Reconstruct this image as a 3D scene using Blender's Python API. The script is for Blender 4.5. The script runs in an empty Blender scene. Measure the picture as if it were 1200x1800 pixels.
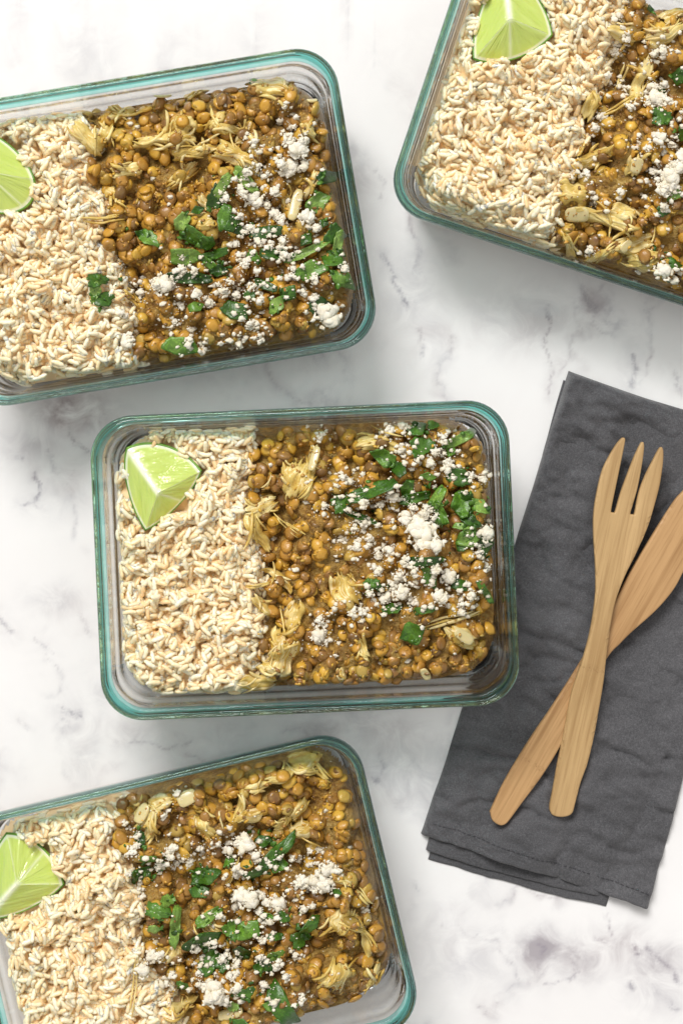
import bpy, bmesh, math, random
import numpy as np
from mathutils import Matrix, Vector

random.seed(7)
rng = np.random.default_rng(11)
SC = bpy.context.scene
COL = SC.collection

# ------------------------------------------------------------------ camera, light, exposure
S0 = 0.000306          # metres per photo pixel on the table top
HC = 0.9               # camera height over the table
U0, V0 = 580.0, 700.0  # photo pixel right below the lens (the picture is a shifted crop)

cam_d = bpy.data.cameras.new('camera')
cam = bpy.data.objects.new('camera', cam_d)
COL.objects.link(cam)
cam.location = (0, 0, HC)
cam_d.sensor_fit = 'VERTICAL'
cam_d.sensor_height = 36.0
cam_d.sensor_width = 24.0
cam_d.lens = 36.0 * HC / (1800 * S0)
cam_d.shift_x = (600 - U0) / 1800.0
cam_d.shift_y = -(900 - V0) / 1800.0
cam_d.clip_start = 0.02
cam_d.clip_end = 20.0
SC.camera = cam

world = bpy.data.worlds.new('World')
SC.world = world
world.use_nodes = True
bg = world.node_tree.nodes['Background']
bg.inputs['Color'].default_value = (1.0, 0.97, 0.94, 1)
bg.inputs['Strength'].default_value = 0.62

def area(name, loc, target, sx, sy, power, col):
    d = bpy.data.lights.new(name, 'AREA')
    d.shape = 'RECTANGLE'
    d.size, d.size_y = sx, sy
    d.energy = power
    d.color = col
    o = bpy.data.objects.new(name, d)
    COL.objects.link(o)
    o.location = loc
    o.rotation_euler = (Vector(target) - Vector(loc)).to_track_quat('-Z', 'Y').to_euler()
    return o
area('window_light', (-1.25, 3.3, 3.9), (0, -0.15, 0), 2.4, 1.75, 285.0, (1.0, 0.985, 0.97))

SC.view_settings.view_transform = 'Standard'
SC.view_settings.look = 'None'
SC.view_settings.exposure = 0.0
SC.view_settings.gamma = 1.0
SC.cycles.use_denoising = True
SC.cycles.max_bounces = 48
SC.cycles.transmission_bounces = 48
SC.cycles.glossy_bounces = 24
SC.cycles.diffuse_bounces = 5
SC.cycles.caustics_refractive = True
SC.cycles.caustics_reflective = False
SC.cycles.blur_glossy = 0.6

# ------------------------------------------------------------------ helpers
def W(u, v, z=0.0):
    k = S0 * (1 - z / HC)
    return np.array([(u - U0) * k, (V0 - v) * k])

def hash2(ix, iy, seed):
    h = (ix.astype(np.int64) * 374761393 + iy.astype(np.int64) * 668265263 + seed * 974634777) & 0xffffffff
    h = ((h ^ (h >> 13)) * 1274126177) & 0xffffffff
    h = (h ^ (h >> 16)) & 0xffffffff
    return h / 4294967295.0

def vnoise(x, y, seed=0):
    x = np.asarray(x, float); y = np.asarray(y, float)
    ix = np.floor(x); iy = np.floor(y)
    fx = x - ix; fy = y - iy
    fx = fx * fx * fx * (fx * (fx * 6 - 15) + 10); fy = fy * fy * fy * (fy * (fy * 6 - 15) + 10)
    a = hash2(ix, iy, seed); b = hash2(ix + 1, iy, seed)
    c = hash2(ix, iy + 1, seed); d = hash2(ix + 1, iy + 1, seed)
    return ((a + (b - a) * fx) * (1 - fy) + (c + (d - c) * fx) * fy) * 2 - 1

def fbm(x, y, scale, seed=0, octaves=4, gain=0.5):
    s = 0; a = 1.0; t = 0
    x = np.asarray(x, float) / scale; y = np.asarray(y, float) / scale
    for i in range(octaves):
        ca, sa = math.cos(0.6 * i), math.sin(0.6 * i)
        s = s + a * vnoise(x * ca - y * sa + 17.3 * i, x * sa + y * ca + 9.1 * i, seed + i)
        t += a; a *= gain; x = x * 2.03; y = y * 2.03
    return s / t

def smooth(a, b, x):
    t = np.clip((np.asarray(x, float) - a) / (b - a), 0, 1)
    return t * t * (3 - 2 * t)

def blur(H, sig):
    r = int(3 * sig) + 1
    k = np.exp(-0.5 * (np.arange(-r, r + 1) / sig) ** 2); k /= k.sum()
    P = np.pad(H, ((r, r), (0, 0)), mode='edge')
    out = sum(k[i] * P[i:i + H.shape[0], :] for i in range(2 * r + 1))
    P = np.pad(out, ((0, 0), (r, r)), mode='edge')
    return sum(k[i] * P[:, i:i + H.shape[1]] for i in range(2 * r + 1))

def mesh(name, verts, faces, mat=None, sm=True, attrs=None):
    me = bpy.data.meshes.new(name)
    verts = np.asarray(verts, float)
    if isinstance(faces, np.ndarray):
        n, k = faces.shape
        me.vertices.add(len(verts)); me.vertices.foreach_set('co', verts.ravel())
        me.loops.add(n * k); me.loops.foreach_set('vertex_index', faces.ravel().astype(np.int32))
        me.polygons.add(n)
        me.polygons.foreach_set('loop_start', np.arange(0, n * k, k, dtype=np.int32))
        me.update(calc_edges=True)
    else:
        me.from_pydata([tuple(v) for v in verts], [], faces)
    if sm:
        me.polygons.foreach_set('use_smooth', np.ones(len(me.polygons), bool))
    if attrs:
        for k_, v in attrs.items():
            v = np.asarray(v, float)
            if v.ndim == 1:
                a = me.attributes.new(k_, 'FLOAT', 'POINT'); a.data.foreach_set('value', v)
            else:
                a = me.attributes.new(k_, 'FLOAT_COLOR', 'POINT')
                a.data.foreach_set('color', np.c_[v, np.ones(len(v))].ravel())
    if mat: me.materials.append(mat)
    me.validate(); me.update()
    return me

def obj(name, me, parent=None, M=None, label=None, cat=None, group=None, kind=None):
    o = bpy.data.objects.new(name, me)
    COL.objects.link(o)
    if parent is not None: o.parent = parent
    if M is not None: o.matrix_basis = M
    if label: o['label'] = label
    if cat: o['category'] = cat
    if group: o['group'] = group
    if kind: o['kind'] = kind
    return o

# ------------------------------------------------------------------ materials
def mat_new(name):
    m = bpy.data.materials.new(name); m.use_nodes = True
    nt = m.node_tree
    return m, nt, nt.nodes['Principled BSDF']

def N(nt, t, **kw):
    n = nt.nodes.new(t)
    for k, v in kw.items():
        if k in n.inputs.keys(): n.inputs[k].default_value = v
        else: setattr(n, k, v)
    return n

def ramp(nt, stops, fac):
    r = nt.nodes.new('ShaderNodeValToRGB')
    el = r.color_ramp.elements
    while len(el) < len(stops): el.new(0.5)
    for e, (p, c) in zip(el, stops):
        e.position = p; e.color = (*c, 1)
    nt.links.new(fac, r.inputs['Fac'])
    return r.outputs['Color']

def mathn(nt, op, a, b=None, clamp=False):
    n = nt.nodes.new('ShaderNodeMath'); n.operation = op; n.use_clamp = clamp
    for i, v in enumerate((a, b)):
        if v is None: continue
        if isinstance(v, (int, float)): n.inputs[i].default_value = v
        else: nt.links.new(v, n.inputs[i])
    return n.outputs[0]

def mixc(nt, fac, a, b, mode='MIX'):
    n = nt.nodes.new('ShaderNodeMix'); n.data_type = 'RGBA'; n.blend_type = mode
    for i, v in ((0, fac), (6, a), (7, b)):
        if isinstance(v, (int, float)): n.inputs[i].default_value = v
        elif isinstance(v, tuple): n.inputs[i].default_value = (*v, 1)
        else: nt.links.new(v, n.inputs[i])
    return n.outputs[2]

def noise(nt, scale, detail=3.0, rough=0.55, vec=None, dist=0.0):
    n = N(nt, 'ShaderNodeTexNoise'); n.inputs['Scale'].default_value = scale
    n.inputs['Detail'].default_value = detail; n.inputs['Roughness'].default_value = rough
    n.inputs['Distortion'].default_value = dist
    if vec is not None: nt.links.new(vec, n.inputs['Vector'])
    return n.outputs['Fac']

def geo_pos(nt):
    return nt.nodes.new('ShaderNodeNewGeometry').outputs['Position']

def objco(nt, scale=None):
    c = nt.nodes.new('ShaderNodeTexCoord').outputs['Object']
    if scale:
        m = nt.nodes.new('ShaderNodeMapping'); m.inputs['Scale'].default_value = scale
        nt.links.new(c, m.inputs['Vector']); return m.outputs['Vector']
    return c

def bump(nt, b, h, strength, dist):
    n = N(nt, 'ShaderNodeBump'); n.inputs['Strength'].default_value = strength
    n.inputs['Distance'].default_value = dist
    nt.links.new(h, n.inputs['Height']); nt.links.new(n.outputs['Normal'], b.inputs['Normal'])

def attr(nt, name):
    a = nt.nodes.new('ShaderNodeAttribute'); a.attribute_name = name
    return a

def rand_fac(nt):
    r = nt.nodes.new('ShaderNodeObjectInfo').outputs['Random']
    return mathn(nt, 'FRACT', mathn(nt, 'ADD', r, attr(nt, 'rnd').outputs['Fac']))

# marble
M_marble, nt, b = mat_new('marble')
pos = geo_pos(nt)
cloud = attr(nt, 'cloud').outputs['Fac']; vein = attr(nt, 'vein').outputs['Fac']; warm = attr(nt, 'warm').outputs['Fac']
n1 = noise(nt, 60, 5, 0.62, pos, 0.8)
n2 = noise(nt, 220, 4, 0.6, pos, 0.6)
n3 = noise(nt, 9, 4, 0.6, pos, 0.5)
base = ramp(nt, [(0.3, (0.77, 0.757, 0.75)), (0.6, (0.815, 0.805, 0.797))], n3)
cf = mathn(nt, 'MULTIPLY', cloud, ramp(nt, [(0.30, (0, 0, 0)), (0.62, (1.5, 1.5, 1.5))], n1), True)
c1 = mixc(nt, cf, base, mixc(nt, warm, (0.40, 0.39, 0.42), (0.34, 0.275, 0.28)))
vf = mathn(nt, 'MULTIPLY', vein, ramp(nt, [(0.36, (0.15, 0.15, 0.15)), (0.6, (1, 1, 1))], n2), True)
c2 = mixc(nt, vf, c1, mixc(nt, warm, (0.32, 0.31, 0.35), (0.24, 0.18, 0.2)))
nt.links.new(c2, b.inputs['Base Color'])
b.inputs['Roughness'].default_value = 0.38
b.inputs['Specular IOR Level'].default_value = 0.35

# glass
def glass(name, col, rough=0.0):
    m, nt, b = mat_new(name)
    b.inputs['Base Color'].default_value = (*col, 1)
    b.inputs['Transmission Weight'].default_value = 1.0
    b.inputs['Roughness'].default_value = rough
    b.inputs['IOR'].default_value = 1.47
    return m
M_body = glass('clear_glass', (0.994, 1.0, 0.998))
M_rim = glass('teal_glass_rim', (0.16, 0.57, 0.53))

# rice
M_rice, nt, b = mat_new('brown_rice')
f = rand_fac(nt)
c = ramp(nt, [(0.0, (0.82, 0.56, 0.28)), (0.22, (0.90, 0.70, 0.42)), (0.6, (0.92, 0.78, 0.53)), (1.0, (0.94, 0.85, 0.66))], f)
c = mixc(nt, 0.15, c, ramp(nt, [(0.35, (0.86, 0.64, 0.36)), (0.65, (0.96, 0.89, 0.74))], noise(nt, 420, 3, 0.6, geo_pos(nt))))
nt.links.new(c, b.inputs['Base Color'])
b.inputs['Roughness'].default_value = 0.28
b.inputs['Subsurface Weight'].default_value = 0.85
b.inputs['Subsurface Radius'].default_value = (1.0, 0.84, 0.6)
b.inputs['Subsurface Scale'].default_value = 0.0020

M_ricebed, nt, b = mat_new('rice_bed')
b.inputs['Base Color'].default_value = (0.88, 0.65, 0.36, 1)
b.inputs['Roughness'].default_value = 0.6

# lentils / sauce
M_lentil, nt, b = mat_new('lentil')
f = rand_fac(nt)
c = ramp(nt, [(0.0, (0.12, 0.05, 0.017)), (0.18, (0.27, 0.115, 0.024)), (0.42, (0.46, 0.215, 0.026)), (0.7, (0.62, 0.32, 0.026)), (0.85, (0.72, 0.43, 0.04)), (1.0, (0.42, 0.30, 0.07))], f)
c = mixc(nt, 0.3, c, ramp(nt, [(0.3, (0.20, 0.10, 0.025)), (0.7, (0.60, 0.40, 0.12))], noise(nt, 260, 4, 0.6, geo_pos(nt))))
nt.links.new(c, b.inputs['Base Color'])
b.inputs['Roughness'].default_value = 0.3
b.inputs['Subsurface Weight'].default_value = 0.12
b.inputs['Subsurface Radius'].default_value = (1.0, 0.5, 0.15)
b.inputs['Subsurface Scale'].default_value = 0.001
bump(nt, b, noise(nt, 700, 3, 0.6, geo_pos(nt)), 0.35, 0.0006)

M_sauce, nt, b = mat_new('stew_sauce')
p = geo_pos(nt)
c = ramp(nt, [(0.32, (0.085, 0.034, 0.010)), (0.46, (0.26, 0.12, 0.022)), (0.58, (0.48, 0.27, 0.05)), (0.74, (0.72, 0.52, 0.19))], noise(nt, 130, 5, 0.62, p, 0.4))
nt.links.new(c, b.inputs['Base Color'])
c = mixc(nt, mathn(nt, 'MULTIPLY', ramp(nt, [(0.42, (0, 0, 0)), (0.62, (1, 1, 1))], noise(nt, 42, 3, 0.5, p)), 0.6), c, (0.50, 0.36, 0.10))
c = mixc(nt, 0.4, c, ramp(nt, [(0.38, (0.12, 0.05, 0.013)), (0.52, (0.42, 0.23, 0.04)), (0.66, (0.74, 0.55, 0.22))], noise(nt, 520, 4, 0.65, p)))
nt.links.new(c, b.inputs['Base Color'])
b.inputs['Roughness'].default_value = 0.3
bump(nt, b, noise(nt, 600, 5, 0.7, p), 1.0, 0.002)

# chicken
M_chick, nt, b = mat_new('shredded_chicken')
f = rand_fac(nt)
c = ramp(nt, [(0.0, (0.48, 0.29, 0.05)), (0.35, (0.64, 0.46, 0.12)), (0.7, (0.78, 0.63, 0.25)), (1.0, (0.86, 0.77, 0.48))], f)
c = mixc(nt, 0.5, c, ramp(nt, [(0.38, (0.42, 0.24, 0.035)), (0.5, (0.62, 0.45, 0.11)), (0.62, (0.82, 0.69, 0.33))], noise(nt, 110, 5, 0.62, geo_pos(nt))))
nt.links.new(c, b.inputs['Base Color'])
b.inputs['Roughness'].default_value = 0.27
b.inputs['Subsurface Weight'].default_value = 0.15
b.inputs['Subsurface Radius'].default_value = (1.0, 0.6, 0.25)
b.inputs['Subsurface Scale'].default_value = 0.0012
bump(nt, b, noise(nt, 900, 3, 0.6, geo_pos(nt)), 0.4, 0.0005)

# onion
M_onion, nt, b = mat_new('cooked_onion')
b.inputs['Base Color'].default_value = (0.62, 0.52, 0.26, 1)
b.inputs['Roughness'].default_value = 0.2
b.inputs['Subsurface Weight'].default_value = 0.4
b.inputs['Subsurface Radius'].default_value = (1, 0.7, 0.3)
b.inputs['Subsurface Scale'].default_value = 0.002

# parsley
M_leaf, nt, b = mat_new('parsley_leaf')
f = attr(nt, 'rnd').outputs['Fac']
c = ramp(nt, [(0.0, (0.020, 0.06, 0.006)), (0.4, (0.055, 0.15, 0.012)), (0.7, (0.12, 0.26, 0.026)), (1.0, (0.27, 0.42, 0.09))], f)
v = ramp(nt, [(0.47, (0.7, 0.7, 0.7)), (0.5, (1.35, 1.35, 1.2)), (0.53, (0.8, 0.8, 0.8))], noise(nt, 330, 2, 0.5, geo_pos(nt)))
c = mixc(nt, 1.0, c, v, 'MULTIPLY')
nt.links.new(c, b.inputs['Base Color'])
b.inputs['Roughness'].default_value = 0.33
bump(nt, b, noise(nt, 500, 3, 0.6, geo_pos(nt)), 0.5, 0.0008)

# cheese
M_cheese, nt, b = mat_new('crumbled_cheese')
c = ramp(nt, [(0.3, (0.74, 0.66, 0.48)), (0.6, (0.86, 0.80, 0.67))], noise(nt, 250, 4, 0.6, geo_pos(nt)))
nt.links.new(c, b.inputs['Base Color'])
b.inputs['Roughness'].default_value = 0.6
b.inputs['Subsurface Weight'].default_value = 0.15
b.inputs['Subsurface Radius'].default_value = (1, 0.8, 0.55)
b.inputs['Subsurface Scale'].default_value = 0.001
bump(nt, b, noise(nt, 1300, 4, 0.65, geo_pos(nt)), 0.6, 0.0006)

# lime
M_flesh, nt, b = mat_new('lime_flesh')
nt.links.new(attr(nt, 'col').outputs['Color'], b.inputs['Base Color'])
b.inputs['Roughness'].default_value = 0.16
b.inputs['Subsurface Weight'].default_value = 0.5
b.inputs['Subsurface Radius'].default_value = (0.8, 1.0, 0.3)
b.inputs['Subsurface Scale'].default_value = 0.003
bump(nt, b, attr(nt, 'ves').outputs['Fac'], 0.6, 0.0012)
M_rind, nt, b = mat_new('lime_rind')
c = ramp(nt, [(0.35, (0.07, 0.20, 0.015)), (0.65, (0.17, 0.33, 0.03))], noise(nt, 120, 4, 0.6, geo_pos(nt)))
nt.links.new(c, b.inputs['Base Color'])
b.inputs['Roughness'].default_value = 0.35
bump(nt, b, noise(nt, 900, 2, 0.5, geo_pos(nt)), 0.4, 0.0006)

# linen
M_linen, nt, b = mat_new('charcoal_linen')
tc = objco(nt)
mp = nt.nodes.new('ShaderNodeMapping'); mp.inputs['Rotation'].default_value = (0, 0, math.radians(-17.5))
nt.links.new(tc, mp.inputs['Vector'])
def thread(scale):
    m = nt.nodes.new('ShaderNodeMapping'); m.inputs['Scale'].default_value = scale
    nt.links.new(mp.outputs['Vector'], m.inputs['Vector'])
    return noise(nt, 1.0, 2, 0.6, m.outputs['Vector'])
ta = thread((2800, 800, 100)); tb = thread((800, 2800, 100))
th = mathn(nt, 'MAXIMUM', ta, tb)
slub = noise(nt, 30, 4, 0.6, tc)
c = ramp(nt, [(0.40, (0.045, 0.045, 0.049)), (0.56, (0.088, 0.087, 0.092)), (0.70, (0.16, 0.158, 0.166))], th)
c = mixc(nt, 0.4, c, ramp(nt, [(0.3, (0.055, 0.055, 0.059)), (0.7, (0.115, 0.113, 0.119))], slub))
nt.links.new(c, b.inputs['Base Color'])
b.inputs['Roughness'].default_value = 0.9
b.inputs['Sheen Weight'].default_value = 0.25
b.inputs['Sheen Roughness'].default_value = 0.5
b.inputs['Specular IOR Level'].default_value = 0.15
bump(nt, b, th, 0.6, 0.0007)
M_thread, nt, b = mat_new('dark_thread')
b.inputs['Base Color'].default_value = (0.055, 0.054, 0.06, 1); b.inputs['Roughness'].default_value = 0.9

# bamboo (local y runs along the grain)
def bamboo(name, tint, node_y):
    m, nt, b = mat_new(name)
    f1 = noise(nt, 1.0, 4, 0.65, objco(nt, (900, 22, 300)))
    f2 = noise(nt, 1.0, 3, 0.6, objco(nt, (160, 7, 80)))
    f3 = noise(nt, 30, 4, 0.6, objco(nt))
    c = ramp(nt, [(0.3, tuple(x * k for x, k in zip(tint, (0.62, 0.55, 0.46)))), (0.5, tint), (0.75, tuple(x * k for x, k in zip(tint, (1.22, 1.25, 1.3))))], f2)
    c = mixc(nt, mathn(nt, 'MULTIPLY', ramp(nt, [(0.50, (0, 0, 0)), (0.66, (1, 1, 1))], f1), 0.55), c, tuple(x * k for x, k in zip(tint, (0.5, 0.42, 0.33))))
    c = mixc(nt, 0.3, c, mixc(nt, f3, tuple(x * k for x, k in zip(tint, (0.8, 0.72, 0.62))), tuple(x * 1.15 for x in tint)))
    # the darker specks of the cane's node
    sep = nt.nodes.new('ShaderNodeSeparateXYZ'); nt.links.new(objco(nt), sep.inputs[0])
    dy = mathn(nt, 'ABSOLUTE', mathn(nt, 'SUBTRACT', mathn(nt, 'ADD', sep.outputs['Y'], mathn(nt, 'MULTIPLY', noise(nt, 120, 3, 0.6, objco(nt)), 0.006)), node_y + 0.003))
    band = mathn(nt, 'SUBTRACT', 1.0, mathn(nt, 'DIVIDE', dy, 0.0022), True)
    specks = ramp(nt, [(0.5, (0, 0, 0)), (0.62, (1, 1, 1))], noise(nt, 1.0, 3, 0.7, objco(nt, (1100, 700, 500))))
    c = mixc(nt, mathn(nt, 'MULTIPLY', band, mathn(nt, 'MULTIPLY_ADD', specks, 0.42)), c, (0.16, 0.075, 0.025))
    [n_ for n_ in nt.nodes if n_.type == 'MATH' and n_.operation == 'MULTIPLY_ADD'][-1].inputs[2].default_value = 0.03
    nt.links.new(c, b.inputs['Base Color'])
    b.inputs['Roughness'].default_value = 0.5
    b.inputs['Specular IOR Level'].default_value = 0.35
    bump(nt, b, f1, 0.25, 0.0005)
    return m
M_bamboo_f = bamboo('bamboo_light', (0.48, 0.315, 0.145), 0.0815)
M_bamboo_k = bamboo('bamboo_warm', (0.47, 0.28, 0.125), 0.0365)

# ------------------------------------------------------------------ marble table top (setting)
xs = np.concatenate([[-0.9, -0.7, -0.5, -0.35, -0.27], np.arange(-0.215, 0.235, 0.00125), [0.28, 0.35, 0.5, 0.7, 0.9]])
ys = np.concatenate([[-1.0, -0.8, -0.6, -0.5, -0.44], np.arange(-0.41, 0.18, 0.00125), [0.22, 0.3, 0.45, 0.65, 0.9]])
GX, GY = np.meshgrid(xs, ys)
PU = GX / S0 + U0; PV = V0 - GY / S0                       # grid in photo pixels, for laying out the veins
wu = PU + 16 * fbm(PU, PV, 40, 3, 5, 0.6); wv = PV + 16 * fbm(PU, PV, 40, 13, 5, 0.6)
veinA = np.zeros_like(GX); cloudA = np.zeros_like(GX); warmA = np.zeros_like(GX)
def stroke(pts, w, a, halo=7.0, ha=0.25):
    global veinA, cloudA
    d = np.full(GX.shape, 1e9)
    for (x0, y0), (x1, y1) in zip(pts, pts[1:]):
        L2 = (x1 - x0) ** 2 + (y1 - y0) ** 2 + 1e-6
        t = np.clip(((wu - x0) * (x1 - x0) + (wv - y0) * (y1 - y0)) / L2, 0, 1)
        d = np.minimum(d, np.hypot(wu - x0 - t * (x1 - x0), wv - y0 - t * (y1 - y0)))
    veinA = np.maximum(veinA, a * np.exp(-(d / w) ** 2))
    cloudA = np.maximum(cloudA, ha * a * np.exp(-(d / (w * halo)) ** 2))
def patch(u, v, ru, rv, a, wm=0.0):
    global cloudA, warmA
    g = np.exp(-(((wu - u) / ru) ** 2 + ((wv - v) / rv) ** 2))
    cloudA = np.maximum(cloudA, a * g)
    warmA = np.maximum(warmA, wm * np.minimum(1, 1.4 * g))
for pts, w, a in [
    ([(48, 28), (30, 62), (34, 100)], 2.5, .8), ([(20, 100), (32, 106), (38, 102)], 3.5, .8), ([(218, 4), (198, 28)], 4, .8),
    ([(192, 38), (200, 62), (204, 92)], 2.5, .8), ([(176, 100), (192, 104)], 5, .8), ([(330, 46), (346, 56)], 4, .5), ([(260, 0), (285, 20)], 3, .4),
    ([(0, 250), (30, 240), (60, 225)], 3, .3), ([(672, 445), (690, 475), (716, 535)], 3, .9), ([(726, 375), (730, 420), (735, 485)], 4, .5),
    ([(738, 575), (740, 622)], 3, .8), ([(1024, 505), (1042, 530), (1052, 550)], 6, .7), ([(958, 545), (964, 575), (960, 600)], 3.5, .8),
    ([(964, 600), (966, 650), (970, 690)], 2, .7), ([(1110, 620), (1114, 660), (1118, 678)], 4, .8), ([(1185, 655), (1200, 690)], 4, .5),
    ([(70, 835), (76, 860), (70, 882)], 3.5, .9), ([(44, 888), (60, 882), (80, 890)], 3, .7), ([(30, 803), (38, 808)], 4, .6),
    ([(125, 755), (138, 780), (148, 790)], 4, .8), ([(90, 795), (100, 830)], 4, .4), ([(0, 1085), (18, 1118)], 4, .6),
    ([(68, 1130), (85, 1150)], 4, .4), ([(105, 1252), (140, 1258)], 4, .7), ([(140, 1085), (160, 1110)], 4, .4), ([(35, 1270), (50, 1280)], 5, .3),
    ([(940, 1665), (955, 1672), (948, 1680)], 5, .9), ([(1110, 1672), (1122, 1680)], 6, 1.), ([(1135, 1668), (1160, 1685), (1180, 1710), (1186, 1725)], 5, .9),
    ([(1060, 1600), (1080, 1640)], 2, .7), ([(1045, 1640), (1065, 1650)], 4, .6), ([(1000, 1690), (1015, 1705), (1000, 1720), (960, 1735)], 3, .6),
    ([(1110, 1728), (1118, 1736)], 6, .8), ([(1172, 1760), (1186, 1776)], 6, .7), ([(845, 1765), (850, 1782)], 4, .5), ([(725, 1555), (740, 1560)], 3, .4),
    ([(660, 1360), (672, 1345), (665, 1325)], 3, .6), ([(655, 1362), (662, 1368)], 3, .9), ([(500, 1283), (540, 1292)], 4, .4), ([(230, 1300), (290, 1320), (340, 1300)], 3, .5),
    ([(330, 1320), (370, 1345)], 3, .4), ([(690, 30), (712, 52)], 3, .4), ([(400, 20), (440, 60), (430, 90)], 3, .25), ([(660, 110), (680, 90)], 5, .4),
    ([(660, 300), (680, 320), (672, 350)], 4, .35)]:
    stroke(pts, w, a)
for p_ in [(130, 725, 70, 40, .75, .8), (60, 780, 60, 40, .4, .3), (120, 860, 40, 60, .3, 0), (100, 1060, 50, 30, .35, 0), (720, 500, 40, 80, .35, 0),
           (760, 590, 40, 60, .3, 0), (940, 560, 70, 60, .3, 0), (1040, 535, 30, 30, .6, .5), (945, 1670, 45, 35, .9, .35), (1015, 1680, 60, 40, .55, .4),
           (1150, 1690, 60, 40, .55, .3), (1080, 1660, 60, 40, .4, .6), (820, 1680, 90, 60, .3, 0), (1150, 1745, 60, 40, .4, 0), (790, 1620, 60, 40, .2, .3),
           (560, 1285, 60, 20, .45, .5), (700, 1290, 60, 30, .35, .6), (310, 1310, 60, 30, .3, .3), (230, 1290, 50, 30, .3, .2), (450, 30, 60, 60, .25, 0),
           (870, 560, 60, 60, .2, 0), (680, 1000, 1, 1, 0, 0), (400, 1290, 60, 30, .3, .5)]:
    patch(*p_)
cloudA = np.maximum(cloudA, 0.34 * smooth(0.1, 0.55, fbm(wu, wv, 150, 41, 5)) * smooth(-0.25, 0.3, fbm(PU, PV, 330, 55, 3)))
tv = np.abs(fbm(wu, wv, 240, 77, 5))
cloudA = np.maximum(cloudA, 0.26 * np.exp(-(tv / 0.07) ** 2) * smooth(-0.1, 0.35, fbm(PU, PV, 150, 91, 3)))
warmA = np.maximum(warmA, 0.6 * smooth(0.0, 0.4, fbm(PU, PV, 120, 95, 3)))
veinA = np.maximum(veinA, 0.34 * np.exp(-(tv / 0.014) ** 2) * smooth(0.05, 0.4, fbm(PU, PV, 150, 91, 3)))
ny_, nx_ = GX.shape
idx = np.arange(nx_ * ny_).reshape(ny_, nx_)
tq = np.stack([idx[:-1, :-1], idx[:-1, 1:], idx[1:, 1:], idx[1:, :-1]], -1).reshape(-1, 4)
tvt = np.c_[GX.ravel(), GY.ravel(), np.zeros(GX.size)]
nb = len(tvt)
border = np.concatenate([idx[0, :-1], idx[:-1, -1], idx[-1, :0:-1], idx[:0:-1, 0]])
low = tvt[border].copy(); low[:, 2] = -0.03
tvt2 = np.vstack([tvt, low])
k = len(border); ar = np.arange(k); ar2 = (ar + 1) % k
sk = np.stack([border[ar2], border[ar], nb + ar, nb + ar2], -1)
zz = np.zeros(k)
me = mesh('marble_table_top', tvt2, np.vstack([tq, sk]), M_marble, True,
          {'vein': np.r_[veinA.ravel(), zz], 'cloud': np.r_[cloudA.ravel(), zz], 'warm': np.r_[warmA.ravel(), zz]})
obj('marble_table_top', me, kind='structure', label='white marble table top with grey and mauve veins under everything')

# ------------------------------------------------------------------ glass containers
HX, HY, RR = 106.0, 77.3, 21.5           # rim half sizes and corner radius, mm
def ring(d, z, hx=HX, hy=HY, rr=RR, nc=10, ns=6, kr=0.5):
    a, b_ = hx - d, hy - d
    r = max(rr - kr * d, 3.0)
    pts = []
    for q, (sx, sy) in enumerate(((1, 1), (-1, 1), (-1, -1), (1, -1))):
        cx, cy = sx * (a - r), sy * (b_ - r)
        for i in range(nc + 1):
            t = math.pi / 2 * (q + i / nc)
            pts.append((cx + r * math.cos(t), cy + r * math.sin(t), z))
        nx2, ny2 = ((-1, 1), (-1, -1), (1, -1), (1, 1))[q]
        t = math.pi / 2 * (q + 1)
        p0 = np.array(pts[-1])
        p1 = np.array((nx2 * (a - r) + r * math.cos(t), ny2 * (b_ - r) + r * math.sin(t), z))
        for i in range(1, ns):
            pts.append(tuple(p0 + (p1 - p0) * i / ns))
    return np.array(pts)
def loft(prof, close_last=False, **kw):
    rs = [ring(d, z, **kw) for d, z in prof]
    n = len(rs[0]); V = np.vstack(rs); F = []
    for i in range(len(rs) - 1):
        for j in range(n):
            j2 = (j + 1) % n
            F.append((i * n + j, i * n + j2, (i + 1) * n + j2, (i + 1) * n + j))
    if close_last: F.append(tuple(range((len(rs) - 1) * n, len(rs) * n)))
    return V, F
outer = [(12.5, 0.9), (11.6, 0.2), (10.4, 0.0), (9.4, 0.5), (8.6, 2.2), (7.9, 5.0), (6.9, 14), (5.4, 28), (4.0, 39), (3.0, 43.2)]
rimp = [(3.0, 43.2), (2.7, 44.8), (1.8, 45.8), (0.7, 46.5), (0.2, 47.4), (0.0, 48.8), (0.0, 51.6), (0.2, 53.2), (0.5, 54.3), (0.95, 54.9), (1.35, 54.75),
        (1.7, 54.3), (2.0, 54.1), (2.3, 54.25), (2.7, 54.45), (3.1, 54.2), (3.45, 53.4), (3.7, 51.8), (3.9, 49.8)]
inner = [(3.9, 49.8), (4.3, 47.6), (4.8, 46.2), (5.3, 44.4), (6.0, 42.4), (6.5, 40.8), (6.9, 38.0), (7.3, 34.6), (7.8, 32.4), (8.9, 24.0), (10.3, 11.0), (11.4, 7.6), (13.2, 5.6), (16.0, 4.7), (26, 4.4)]
Vo, Fo = loft(outer); Vr, Fr = loft(rimp); Vi, Fi = loft(inner)
n = 4 * (10 + 1 + 5)
# closed floor: the outer underside and inner floor get their own caps
Vb = np.vstack([Vo, Vi])
Fb = [f for f in Fo] + [tuple(x + len(Vo) for x in f) for f in Fi]
Fb.append(tuple(range(n - 1, -1, -1)))
Fb.append(tuple(len(Vo) + (len(inner) - 1) * n + j for j in range(n)))
me_body = mesh('container_body', Vb * 0.001, Fb, M_body)
me_rim = mesh('container_rim', Vr * 0.001, Fr, M_rim)
for m_ in (me_body,):
    for p_ in m_.polygons:
        if len(p_.vertices) > 4: p_.use_smooth = False

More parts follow.
